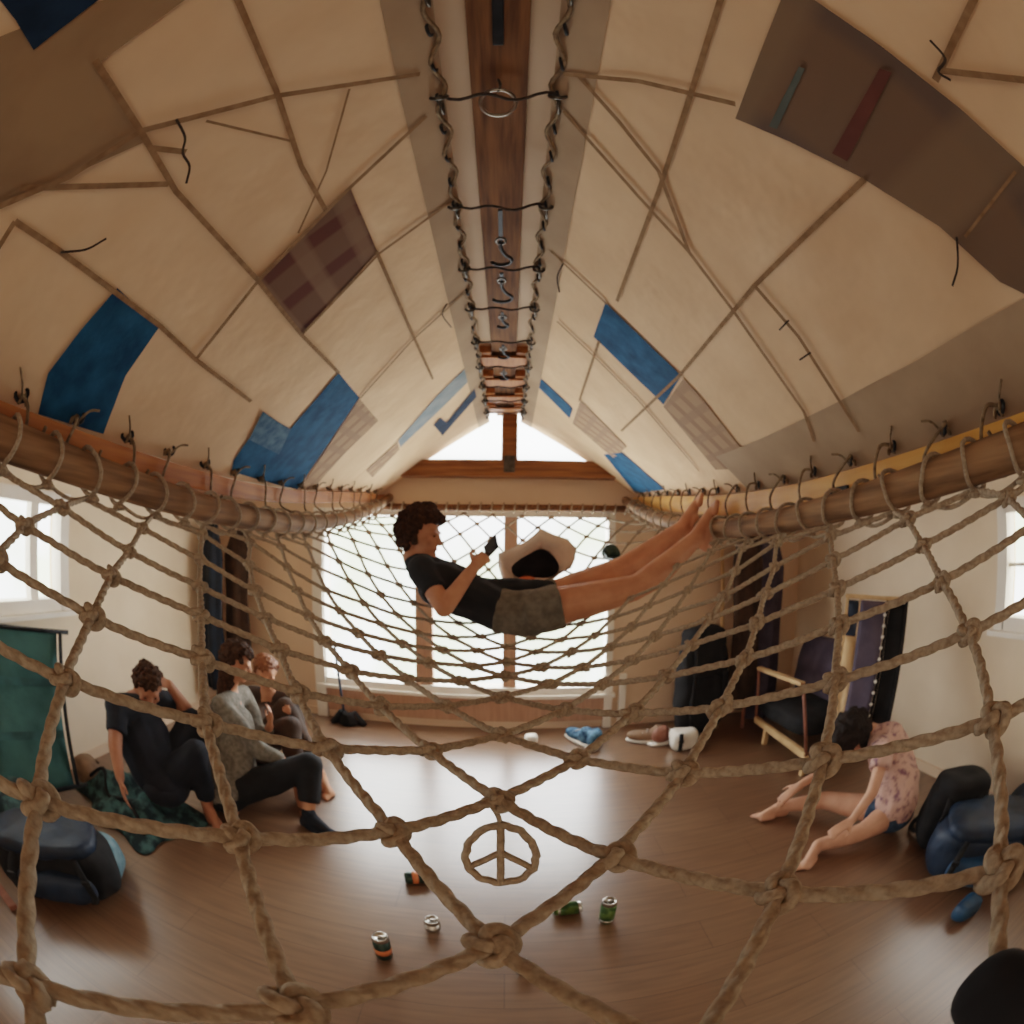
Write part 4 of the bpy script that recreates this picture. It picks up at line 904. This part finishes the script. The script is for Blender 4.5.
# --- third person half hidden behind, in dark brown
def brown_person():
    hip = AT(262,752,3.55); hip.z = .12; root = empty('person', V(hip.x, hip.y, 0), 'person in dark brown clothes sitting half hidden behind the grey cardigan', 'person')
    H = AT(266,672,3.5); f = V(.5,-.75,-.35); u = V(.1,-.3,.95)
    neck = H + V(-.02,.05,-.15); chest = neck + V(0,.02,-.2); belly = hip + V(0,0,.14)
    shN = neck + V(-.17,0,-.06); shF = neck + V(.17,.03,-.06); k = hip + V(.38,-.22,.30); an = hip + V(.50,-.45,-.03); k2 = hip + V(.25,.0,.34); an2 = hip + V(.55,-.2,-.03)
    elN = shN + V(.0,-.14,-.24); wrN = elN + V(.2,-.14,.02); elF = shF + V(.10,-.1,-.22); wrF = AT(280,716,3.1)
    wrF = elF + (wrF-elF).normalized()*.25
    mb = MB(); head_prims(mb, H, f, u, 1.0); mb.cap(neck, .055, H - V(*u)*.03, .048); mb.cap(shN, .05, shF, .05); mb.cap(neck, .065, chest, .1); mb.cap(chest, .11, belly, .105); mb.cap(belly, .11, hip, .12)
    for sh, e, w_, l in ((shN,elN,wrN,False),(shF,elF,wrF,True)): mb.cap(sh, .046, e, .038); mb.cap(e, .037, w_, .026); hand_prims(mb, w_, (w_-e)*.5 + V(0,0,.15), (0,-.5,.5), .4, 1, l)
    for k_, a in ((k,an),(k2,an2)): mb.cap(hip, .1, k_, .058); mb.cap(k_, .056, a, .036); foot_prims(mb, V(a.x,a.y,.075), (.6,-.75,0), (0,0,1))
    mb.fuse('body', 'skin', root, voxel=.010, smooth=5); face_bits(root, H, f, u); hair_cap(root, 'auburn_hair', 'hairr', H, f, u, 1.0, .016, 150, std_hair, disp=.005)
    mb = MB(); mb.cap(shN, .066, shF, .066); mb.cap(neck + V(0,0,-.06), .07, chest, .12); mb.cap(chest, .13, belly, .13); mb.cap(belly, .13, hip, .13)
    for sh, e, w_ in ((shN,elN,wrN),(shF,elF,wrF)): mb.cap(sh, .064, e, .056); mb.cap(e, .056, e.lerp(w_,.8), .044, flat=True)
    mb.fuse('sweater', 'brownc', root, voxel=.012, smooth=5, disp=.012, dscale=9)
    mb = MB(); mb.ell(hip, (.15,.15,.12))
    for k_, a in ((k,an),(k2,an2)): mb.cap(hip, .11, k_, .076); mb.cap(k_, .074, k_.lerp(a,.85), .058, flat=True)
    mb.fuse('trousers', 'brownc', root, voxel=.012, smooth=4, disp=.008, dscale=10)
brown_person()
# --- person at the right, stretching forward over the legs
def stretching_person():
    hip = AT(893,812,2.88); root = empty('person', V(hip.x, hip.y, 0), 'dark-haired barefoot person in a pink patterned top bending forward on the floor at right', 'person')
    H = AT(852,736,2.86); f = V(-.55,-.25,-.80); u = V(-.72,.0,.50)
    neck = AT(870,732,2.92); chest = AT(887,744,2.94); belly = AT(897,780,2.9)
    shN = AT(884,752,2.70); shF = AT(868,736,3.06)
    elN = AT(872,793,2.62); wrN = AT(852,820,2.58); haN = AT(843,826,2.54); elF = AT(832,765,2.95); wrF = AT(800,785,2.9); haF = AT(786,796,2.88)
    kF = PZ(826,800,.12); anF = PZ(782,806,.075); kN = PZ(862,832,.10); anN = PZ(818,845,.07)
    mb = MB(); head_prims(mb, H, f, u, 1.0); mb.cap(neck, .05, H + (neck-H)*.3, .047); mb.cap(shN, .046, shF, .046); mb.cap(neck, .06, chest, .09); mb.cap(chest, .10, belly, .10); mb.cap(belly, .10, hip, .12)
    mb.cap(shN, .043, elN, .036); mb.cap(elN, .036, wrN, .025); hand_prims(mb, wrN, haN-wrN, (-.2,-.3,.9), .25)
    mb.cap(shF, .043, elF, .036); mb.cap(elF, .036, wrF, .025); hand_prims(mb, wrF, haF-wrF, (-.2,-.3,.9), .25, 1, True)
    for k, a, td in ((kN,anN,(-.8,-.5,.0)),(kF,anF,(-.85,.1,.05))): mb.cap(hip + (k-hip)*.08, .088, hip.lerp(k,.5), .078); mb.cap(hip.lerp(k,.5), .078, k, .055); mb.cap(k, .055, k.lerp(a,.35), .052); mb.cap(k.lerp(a,.35), .052, a, .036); foot_prims(mb, a, td, (0,0,1), .95)
    mb.fuse('body', 'skinp', root, voxel=.009, smooth=5); face_bits(root, H, f, u)
    def ex(mb):
        f_, r_, u_ = basis(f, u)
        for i in range(11):
            a = -1.5 + i*.3; s0 = H + u_*.06 + r_*(.07*math.sin(a)) + f_*(.05*math.cos(a)); e = AT(824,757,2.86) + V(.05*math.sin(a*2), .06*math.sin(a), -.02*(i % 3))
            pts = cr([s0, s0.lerp(e,.5) + V(-.03,0,.04), e], 3)
            for p, q in zip(pts, pts[1:]): mb.cap(p, .019, q, .015, 7)
    hair_cap(root, 'long_dark_hair', 'hairk', H, f, u, 1.12, .022, 190, lambda d: d.z > -.1 or d.y < .3, extra=ex, disp=.005)
    mb = MB(); mb.cap(shN, .07, shF, .07); mb.cap(neck + (chest-neck)*.5, .09, chest, .135); mb.cap(chest, .138, belly, .14); mb.cap(belly, .14, hip + V(0,0,.05), .14); mb.cap(chest + V(.02,-.05,0), .1, belly + V(.0,-.06,-.05), .11)
    for sh, e in ((shN,elN),(shF,elF)): mb.ell(sh, (.066,)*3); mb.cap(sh, .066, sh.lerp(e,.42), .062, flat=True)
    mb.fuse('patterned_top', 'floral', root, voxel=.010, smooth=5, disp=.012, dscale=12)
    mb = MB(); mb.ell(hip, (.14,.14,.115))
    for k in (kN,kF): mb.cap(hip + (k-hip)*.05, .108, hip.lerp(k,.36), .096, flat=True)
    mb.fuse('denim_shorts', 'jeans', root, voxel=.010, smooth=4, disp=.006, dscale=14)
stretching_person()

# ------------------------------------------------------------------ bags, furniture, cans
def soft_bag(name, label, C, dims, m, yaw=0, tilt=(0,0), pocket=None, straps=1, m2=None, seed=0, flap=True):
    C = V(*C); t = empty(name, V(C.x, C.y, max(0, C.z - dims[2])), label, 'bag')
    R3 = (Matrix.Rotation(yaw, 3, 'Z') @ Matrix.Rotation(tilt[0], 3, 'X') @ Matrix.Rotation(tilt[1], 3, 'Y'))
    mb = MB(); mb.ell(C, dims, R3, 28, 18, pw=.55); o = mb.fuse('bag_body', m, t, voxel=.014, smooth=4, disp=.022, dscale=7)
    a, b, c = dims
    P = lambda x, y, z: C + R3 @ V(x*a, y*b, z*c)
    if pocket:
        mb = MB(); mb.ell(P(0,-.95,-.25), (a*.62,b*.35,c*.5), R3, 20, 12, pw=.55); mb.fuse('front_pocket', pocket, t, voxel=.012, smooth=3, disp=.014, dscale=9)
    if flap:
        mb = MB(); mb.ell(P(0,-.05,.82), (a*.86,b*.95,c*.32), R3, 20, 10, pw=.6); mb.fuse('top_flap', m2 or m, t, voxel=.012, smooth=3, disp=.014, dscale=9)
    for k in range(straps):
        x = (-.45, .45, 0)[k % 3]
        mb = MB(); pts = cr([P(x,-.75,.85), P(x*1.3,-1.35,.35), P(x*1.3,-1.3,-.35), P(x,-.9,-.9)], 6)
        vs = []; sd = R3 @ V(1,0,0)
        for p in pts: vs += [p - sd*.017, p + sd*.017]
        mb.add(vs, [(2*i,2*i+1,2*i+3,2*i+2) for i in range(len(pts)-1)]); st = mb.build('strap', 'black', t, solid=.006, recalc=False)
        mb = MB(); mb.box((-.022,-.006,-.012), (.022,.006,.012), Matrix.Translation(P(x*1.3,-1.38,.3)) @ R3.to_4x4()); mb.build('buckle', 'iron', st, smooth=False, bevel=.003)
    return t
# left side heap
p = PZ(55,868,.16); soft_bag('backpack', 'large black and navy backpack lying nearest the camera at the left edge', (p.x-.05,p.y+.05,.17), (.34,.17,.16), 'black', yaw=.75, pocket='navybag', straps=2, m2='navybag')
p = PZ(88,846,.13); soft_bag('stuff_sack', 'pale blue shiny stuff sack beside the large black backpack at the left edge', (p.x+.06,p.y-.02,.12), (.15,.12,.12), 'lightbag', yaw=.5, straps=1, flap=False)
p = PZ(20,812,.2); soft_bag('duffel_bag', 'dark green duffel bag slumped under the teal deck chair', (p.x,p.y,.17), (.26,.2,.17), 'blanket', yaw=.4, straps=1, flap=False)
def blanket():
    c = PZ(134,800,.05); t = empty('blanket', (c.x,c.y,0), 'crumpled dark teal patterned blanket on the floor by the navy-shirted person', 'blanket')
    mb = MB()
    def P(u, v):
        wob = 1 + .35*noise.noise(V(u*3, v*3, 4)); x, y = (u-.5)*.86*wob, (v-.5)*.52*wob; e = max(0, 1 - (2*abs(u-.5))**2)*max(0, 1 - (2*abs(v-.5))**2)
        return V(c.x + x*.92 + y*.3, c.y - x*.25 + y, .006 + e*(.17 + .16*noise.noise(V(x*5,y*6,1)) + .05*noise.noise(V(x*13,y*13,2))))
    mb.grid(P, 40, 26); o = mb.build('cloth', 'blanket', t, recalc=False, solid=.008)
    mb = MB(); mb.tube(cr([P(u, v) + V(0,0,.012) for u, v in ((.1,.2),(.3,.35),(.45,.2),(.7,.3),(.9,.22))], 6), .012, 6); mb.build('rolled_edge', 'black', t)
blanket()
def small_bundle(px, py, h, m, r, name, label, cat, sq=(1,1,1), seed=0):
    p = PZ(px, py, h); t = empty(name, (p.x,p.y,0), label, cat)
    mb = MB(); mb.ell(p, (r*sq[0],r*sq[1],h*.98), n=20, m=12, pw=.7); mb.fuse('cloth', m, t, voxel=.01, smooth=3, disp=.02, dscale=9); return t, p
t, p = small_bundle(88,770,.10,'tan',.10,'shoe','brown worn shoe on the floor behind the blanket','shoe')
# deck chair leaning at the far left
def deck_chair():
    a, b = AT(-8,625,3.05), AT(60,632,3.05); c, d = AT(78,786,3.0), AT(-2,800,2.75); c.z = max(c.z,.03); d.z = max(d.z,.05)
    t = empty('deck_chair', V((c.x+d.x)/2,(c.y+d.y)/2,0), 'teal fabric deck chair with a dark frame leaning under the left window', 'chair')
    for p, q in ((b,c),(a,d)): mb = MB(); mb.tube([p.lerp(q,i/8) for i in range(-0,9)], .014, 8); mb.build('side_rail', 'iron', t)
    for p, q in ((a,b),(d,c)): mb = MB(); mb.tube([p + (p-q)*.04, q + (q-p)*.12], .014, 8); mb.build('cross_bar', 'iron', t)
    n = (b-a).cross(c-b).normalized(); n = n if n.y < 0 else -n
    mb = MB(); mb.grid(lambda u, v: (a.lerp(b, .05+.9*u)).lerp(d.lerp(c, .05+.9*u), v) - n*(.05*math.sin(PI*v)), 8, 20); mb.build('sling', 'sling', t, solid=.006, recalc=False)
    for k in (.33, .66): mb = MB(); mb.grid(lambda u, v: (a.lerp(b, .05+.9*u)).lerp(d.lerp(c, .05+.9*u), k + (v-.5)*.05) - n*(.05*math.sin(PI*k) - .008), 6, 2); mb.build('sling_band', 'tealbag', t, recalc=False)
    
deck_chair()
def plank():
    a, b = PZ(-14,868,.05), PZ(14,908,.02); t = MB(); t.beam(a, b, .05, .03); tag(t.build('wooden_plank', 'redwood', smooth=False, bevel=.004), 'short reddish plank on the floor at the left edge', 'plank')
plank()
# coats hanging in the far left corner, pole
def hanging_coat(name, px0, px1, py0, py1, Y, m, label, X=None):
    a, b = PY(px0, py0, Y), PY(px1, py1, Y); c = V((a.x+b.x)/2, Y, a.z)
    t = empty(name, c, label, 'coat'); w_ = abs(b.x-a.x); h = a.z - b.z
    mb = MB()
    def P(u, v):
        an = 2*PI*u; sp = (.45 + .55*min(1, v*5))*(1 + .06*math.sin(v*9))
        fold = 1 + .16*math.cos(an*5 + v*2)
        return V(c.x + math.cos(an)*w_/2*sp*fold, Y + math.sin(an)*.07*sp*fold, a.z - h*v)
    mb.grid(P, 40, 24); mb.build('coat_body', m, t); mb = MB(); mb.tube(cr([c + V(0,0,.0), c + V(.01,0,.035), c + V(0,.03,.045), c + V(0,.06,.03)], 4), .005, 6); mb.build('hanger_hook', 'metal', t)
hanging_coat('coat', 205, 228, 524, 690, 3.55, 'navybag', 'dark navy coat hanging in the far left corner')
hanging_coat('coat', 228, 250, 530, 650, 3.7, 'brownc', 'brown coat hanging beside the dark navy coat in the left corner')
hanging_coat('coat', 735, 750, 522, 705, 3.6, 'brownc', 'dark brown coat hanging in the far right corner')
hanging_coat('coat', 757, 769, 526, 715, 3.7, 'purple', 'dusky purple coat hanging behind the right lounge chair')
def pole(name, a, b, r, m, label, base=None):
    t = empty(name, V(b.x,b.y,0), label, 'broom' if base else 'pole'); mb = MB(); mb.tube([a.lerp(b,i/6) for i in range(7)], r, 8); mb.build('shaft', m, t)
    if base: base(t, b)
    return t
def broom(t, b):
    mb = MB(); mb.grid(lambda u, v: b + V(.03,-.01,.0) + V((u-.5)*(.12+.2*v), .03*math.sin(u*9), .02-.115*v), 14, 5); mb.build('bristles', 'black', t, solid=.05, recalc=False)
bq = PZ(345,722,.02)
pole('broom', PY(334,640,3.75), V(bq.x,bq.y,.10), .012, 'jeans', 'dark broom leaning beside the left window jamb', broom)
for x0, x1, lab in ((722,716,'pale wooden pole leaning against the far wall by the black holdall'),(745,742,'brown wooden pole leaning in the far right corner between the coats')):
    q = PZ(x1,728,.0); q.y = min(q.y, 3.8); pole('wooden_pole', PY(x0,545,3.85), q, .018, 'redwood' if x0 > 740 else 'palewood', lab)
p = PY(700,690,3.55); soft_bag('holdall', 'tall black holdall standing against the far wall at right', (p.x,p.y,.44), (.22,.14,.44), 'black', straps=2, pocket='black')
# shoes and things along the far wall
def shoe(px, py, m, yaw, label, s=1.0, name='shoe', cat='shoe', group=None):
    p = PZ(px, py, 0); t = empty(name, (p.x,p.y,0), label, cat, group); R_ = Matrix.Translation(V(p.x,p.y,0)) @ Matrix.Rotation(yaw, 4, 'Z')
    R3 = R_.to_3x3(); T = lambda x,y,z: R_ @ V(x*s,y*s,z*s)
    mb = MB(); mb.ell(T(0,.05,.045), (.048*s,.105*s,.040*s), R3); mb.ell(T(0,-.06,.065), (.045*s,.07*s,.06*s), R3); mb.cap(T(0,-.05,.07), .042*s, T(0,-.07,.115), .040*s, flat=True); up = mb.fuse('upper', m, t, voxel=.008, smooth=3)
    mb = MB(); mb.ell(T(0,0,.014), (.052*s,.155*s,.014*s), R3, 20, 6, pw=.7); mb.build('sole', 'offwhite', t)
    mb = MB(); [mb.tube([T(-.03,.02+.025*k,.085-.010*k), T(.03,.02+.025*k,.085-.010*k)], .004, 5) for k in range(3)]; mb.build('laces', 'offwhite', up); return t
shoe(580,742,'blueshoe',.5,'blue trainer by the far window, left of a close pair',1.2)
shoe(594,744,'blueshoe',-.3,'blue trainer by the far window, right of a close pair',1.2)
shoe(649,742,'tan',1.2,'tan boot by the far wall, nearer the window of two',1.25)
shoe(668,742,'redwood',-1.3,'reddish brown boot by the far wall beside the black holdall',1.25)
p = PZ(684,738,.08); soft_bag('canvas_bag', 'small off-white bag on the floor in front of the black holdall', (p.x,p.y,.08), (.12,.09,.08), 'offwhite', straps=1, flap=False)
t, p = small_bundle(530,739,.05,'offwhite',.055,'cup','small white cup on the floor near the far window','cup')
# folding cot leaning on the right wall
def cot():
    X = 2.62
    TL, TR, BR_, BL_ = AT(846,596,3.25), AT(907,600,3.2), AT(884,740,3.05), AT(826,728,3.2)
    for q in (BR_, BL_): q.z = max(q.z, .02)
    t = empty('folding_cot', V((BR_.x+BL_.x)/2, (BR_.y+BL_.y)/2, 0), 'folded cot with dark canvas and wooden rails leaning on the right wall', 'cot')
    n = (TR-TL).cross(BL_-TL).normalized(); n = n if n.x < 0 else -n
    G = lambda u, v: TL.lerp(TR,u).lerp(BL_.lerp(BR_,u),v)
    def quad(nm, u0, u1, v0, v1, off, m, th):
        mb = MB(); mb.grid(lambda u, v: G(lerp(u0,u1,u), lerp(v0,v1,v)) + n*(off + .012*math.sin(v*7)*math.sin(u*PI)), 6, 16); mb.build(nm, m, t, solid=th, recalc=False)
    quad('canvas_panel', .26, .66, .03, .98, .03, 'purple', .012); quad('canvas_panel', .72, .98, .03, .98, -.01, 'black', .012); quad('canvas_panel', .05, .24, .03, .3, .0, 'navybag', .012)
    quad('wooden_board', .06, .24, .3, .99, .005, 'palewood', .012)
    for u, m in ((.03,'palewood'),(.25,'palewood'),(.69,'black'),(1.0,'iron')): mb = MB(); mb.beam(G(u,-.01), G(u,1.0), .022, .022, n); mb.build('side_rail', m, t, smooth=False, bevel=.004)
    for v in (0, .985): mb = MB(); mb.beam(G(0,v) + n*.01, G(1,v) + n*.01, .026, .024, n); mb.build('end_bar', 'palewood', t, smooth=False, bevel=.004)
    for i in range(12): mb = MB(); mb.ell(G(.67,.05+.08*i) + n*.045, (.011,.011,.011)); mb.build('lacing_stud', 'offwhite', t)
cot()
def lounge():
    lo0 = PZ(756,719,.15); lo1 = PZ(806,756,.15); t0 = PY(759,668,lo0.y); t1 = PY(803,684,lerp(lo0.y,lo1.y,.8))
    t = empty('lounge_chair', V(lo0.x+.2, (lo0.y+lo1.y)/2, 0), 'low wooden lounge chair with dark cushions in front of the right wall', 'chair')
    mb = MB(); mb.beam(t0, t1, .045, .03); mb.build('armrest', 'palewood', t, smooth=False, bevel=.006)
    mb = MB(); mb.beam(lo0, lo1, .04, .05); mb.build('front_rail', 'palewood', t, smooth=False, bevel=.006)
    off = V(.62,.22,0)
    mb = MB(); mb.beam(t0+off, t1+off, .045, .03); mb.build('armrest', 'palewood', t, smooth=False, bevel=.006)
    for p in (lo0.lerp(lo1,.25), lo1, lo0+off, lo1+off):
        mb = MB(); mb.beam(V(p.x,p.y,0), V(p.x,p.y,p.z), .04, .04, V(0,1,0)); mb.build('leg', 'palewood', t, smooth=False, bevel=.004)
    for p, q in ((lo0, t0), (lo1, t1)):
        mb = MB(); mb.tube([p, q], .012, 8); mb.build('arm_post', 'redwood', t)
    c = (lo0+lo1)/2 + off*.5 + V(0,0,.13); d = (lo1-lo0); yaw = math.atan2(d.y, d.x)
    R3 = Matrix.Rotation(yaw, 3, 'Z'); L = math.hypot(d.x, d.y)/2
    mb = MB(); mb.ell(c, (L*1.0,.30,.09), R3, 28, 12, pw=.45); mb.fuse('seat_cushion', 'black', t, voxel=.014, smooth=3, disp=.015, dscale=6)
    mb = MB(); mb.ell(c + off*.42 + V(0,0,.27), (L*1.0,.10,.26), R3 @ Matrix.Rotation(-.25,3,'X'), 28, 12, pw=.5); mb.fuse('backrest', 'purple', t, voxel=.014, smooth=3, disp=.015, dscale=6)
lounge()
# bags at the right edge
p = AT(962,786,2.75); soft_bag('backpack', 'black backpack with a blue side standing against the right wall', (p.x,p.y,.2), (.20,.14,.2), 'black', yaw=-.7, straps=2, m2='black', pocket='navybag')
p = PZ(985,850,.14); soft_bag('duffel_bag', 'navy and blue duffel bag on the floor at the right edge', (p.x+.05,p.y+.03,.16), (.36,.2,.16), 'navybag', yaw=-.9, straps=2, m2='navybag', pocket='bluebag')
p = PZ(1022,806,.2); soft_bag('holdall', 'dark blue holdall behind the duffel bag at the right edge', (p.x+.0,p.y-.1,.18), (.2,.16,.18), 'navybag', yaw=-.6, straps=1, flap=False)
t, p = small_bundle(968,907,.05,'bluebag',.07,'rolled_jacket','small dark blue rolled jacket in front of the duffel bag at right','jacket',sq=(1.2,.9,1))
def webbing():
    c = PZ(926,824,.02); t = empty('webbing_loop', c, 'black webbing loop lying on the floor behind the stretching person', 'strap')
    mb = MB(); mb.tube([c + V(.12*math.cos(a), .085*math.sin(a), .012*math.sin(2*a)+.01) for a in [2*PI*i/30 for i in range(30)]], .015, 8, closed=True); mb.build('loop', 'black', t)
    mb = MB(); mb.box((c.x-.02,c.y-.105,.0), (c.x+.02,c.y-.07,.035)); mb.build('buckle', 'iron', t, smooth=False, bevel=.004)
webbing()
# cans
def can(px, py, m, label, lying=None, h=.118, r=.033):
    p = PZ(px, py, 0); t = empty('drink_can', (p.x,p.y,0), label, 'can', 'cans on the floor')
    if lying is None: T = Matrix.Translation(V(p.x,p.y,0))
    else: T = Matrix.Translation(V(p.x,p.y,r)) @ Matrix.Rotation(lying, 4, 'Z') @ Matrix.Rotation(PI/2, 4, 'Y') @ Matrix.Translation(V(0,0,-h/2))
    mb = MB(); mb.rev([(.001,.004),(r*.72,.0),(r*.8,.004),(r,.016),(r,h-.018)], T, 24); mb.build('can_body', m, t)
    mb = MB(); mb.rev([(r,h-.018),(r*.86,h-.004),(r*.86,h),(r*.78,h),(r*.76,h-.005),(.001,h-.005)], T, 24); tp = mb.build('can_top', 'silver', t)
    mb = MB(); mb.ell(T @ V(.004,0,h-.002), (.013,.008,.0025), T.to_3x3()); mb.build('pull_tab', 'steel', tp)
    mb = MB(); mb.rev([(r*1.003,h*.30),(r*1.003,h*.52)], T, 24) if m != 'green' else mb.rev([(r*1.003,h*.12),(r*1.003,h*.2)], T, 24); mb.build('printed_band', 'orangeprint' if m == 'greencan2' else 'silver', t)
can(385,957,'greencan2','dark can with orange print standing upright at the front of the floor',h=.145)
can(433,930,'silver','short silver can between the dark upright can and the peace sign',h=.075)
can(418,882,'greencan2','dark can lying on the floor below the left of the peace sign',lying=.3)
can(567,913,'green','green can lying on its side next to the upright green can',lying=.1)
can(606,921,'green','green can standing upright right of the peace sign',h=.14)
can(524,972,'silver','small silver can partly hidden below the lowest central knot',h=.06)
# unidentified black near right corner, filled by an added soft form
def corner_form():
    a, b = AT(992,988,.34), AT(1085,1085,.40)
    t = empty('black_form', a, 'unidentified black soft form cut off by the bottom right corner', 'bag')
    mb = MB(); mb.cap(a, .026, b, .055, 20); o = mb.fuse('bag_body', 'black', t, voxel=.005, smooth=3, disp=.005, dscale=22)
    mb = MB(); q = a.lerp(b, .55); d = (b-a).normalized(); n1 = d.orthogonal().normalized(); n2 = d.cross(n1)
    mb.tube([q + n1*(.046*math.cos(x)) + n2*(.046*math.sin(x)) for x in [2*PI*i/20 for i in range(20)]], .004, 6, closed=True); mb.build('strap', 'black', t)
corner_form()
# ------------------------------------------------------------------ light
w = bpy.data.worlds.new('world'); SC.world = w; w.use_nodes = True
nt = w.node_tree; N = nt.nodes; L = nt.links
bg = N['Background']; bg.inputs['Strength'].default_value = 5.0
tc = N.new('ShaderNodeTexCoord'); nz = N.new('ShaderNodeTexNoise'); nz.inputs['Scale'].default_value = 5; nz.inputs['Detail'].default_value = 5
L.new(tc.outputs['Generated'], nz.inputs['Vector'])
crr = N.new('ShaderNodeValToRGB'); crr.color_ramp.elements[0].position = .40; crr.color_ramp.elements[1].position = .56
crr.color_ramp.elements[0].color = (.72, .78, .58, 1); crr.color_ramp.elements[1].color = (.95, .98, 1, 1)
L.new(nz.outputs['Fac'], crr.inputs['Fac']); L.new(crr.outputs['Color'], bg.inputs['Color'])
def area(name, loc, target, sx, sy, e, col):
    l = bpy.data.lights.new(name, 'AREA'); l.shape = 'RECTANGLE'; l.size = sx; l.size_y = sy; l.energy = e; l.color = col
    o = bpy.data.objects.new(name, l); COL.objects.link(o); o.location = loc
    o.rotation_euler = (V(*target) - V(*loc)).to_track_quat('-Z', 'Y').to_euler(); return o
area('window_light', (-.38, YF+.35, 1.3), (-.3, 0, 1.0), 2.5, 1.7, 125, (.95, .97, 1))
area('window_light', (XL-.3, .9, 1.5), (0, 1.2, 1.0), 2.0, .8, 11, (1, .96, .9))
area('window_light', (XR+.3, .75, 1.5), (0, 1.2, 1.0), 1.4, .8, 10, (1, .86, .70))
area('gable_light', (0, YF+.4, 2.6), (0, 1.5, 2.0), 1.8, .6, 22, (1, .97, .95))
area('fill_behind', (0, -2.2, 1.4), (0, 2.0, 1.7), 3.0, 1.6, 20, (1, .80, .62))  # added warm fill from behind the camera, not a fixture of the room
SC.view_settings.view_transform = 'Filmic'
SC.view_settings.look = 'None'
SC.view_settings.exposure = 0.1
SC.cycles.use_denoising = True
SC.cycles.max_bounces = 8
SC.cycles.diffuse_bounces = 5
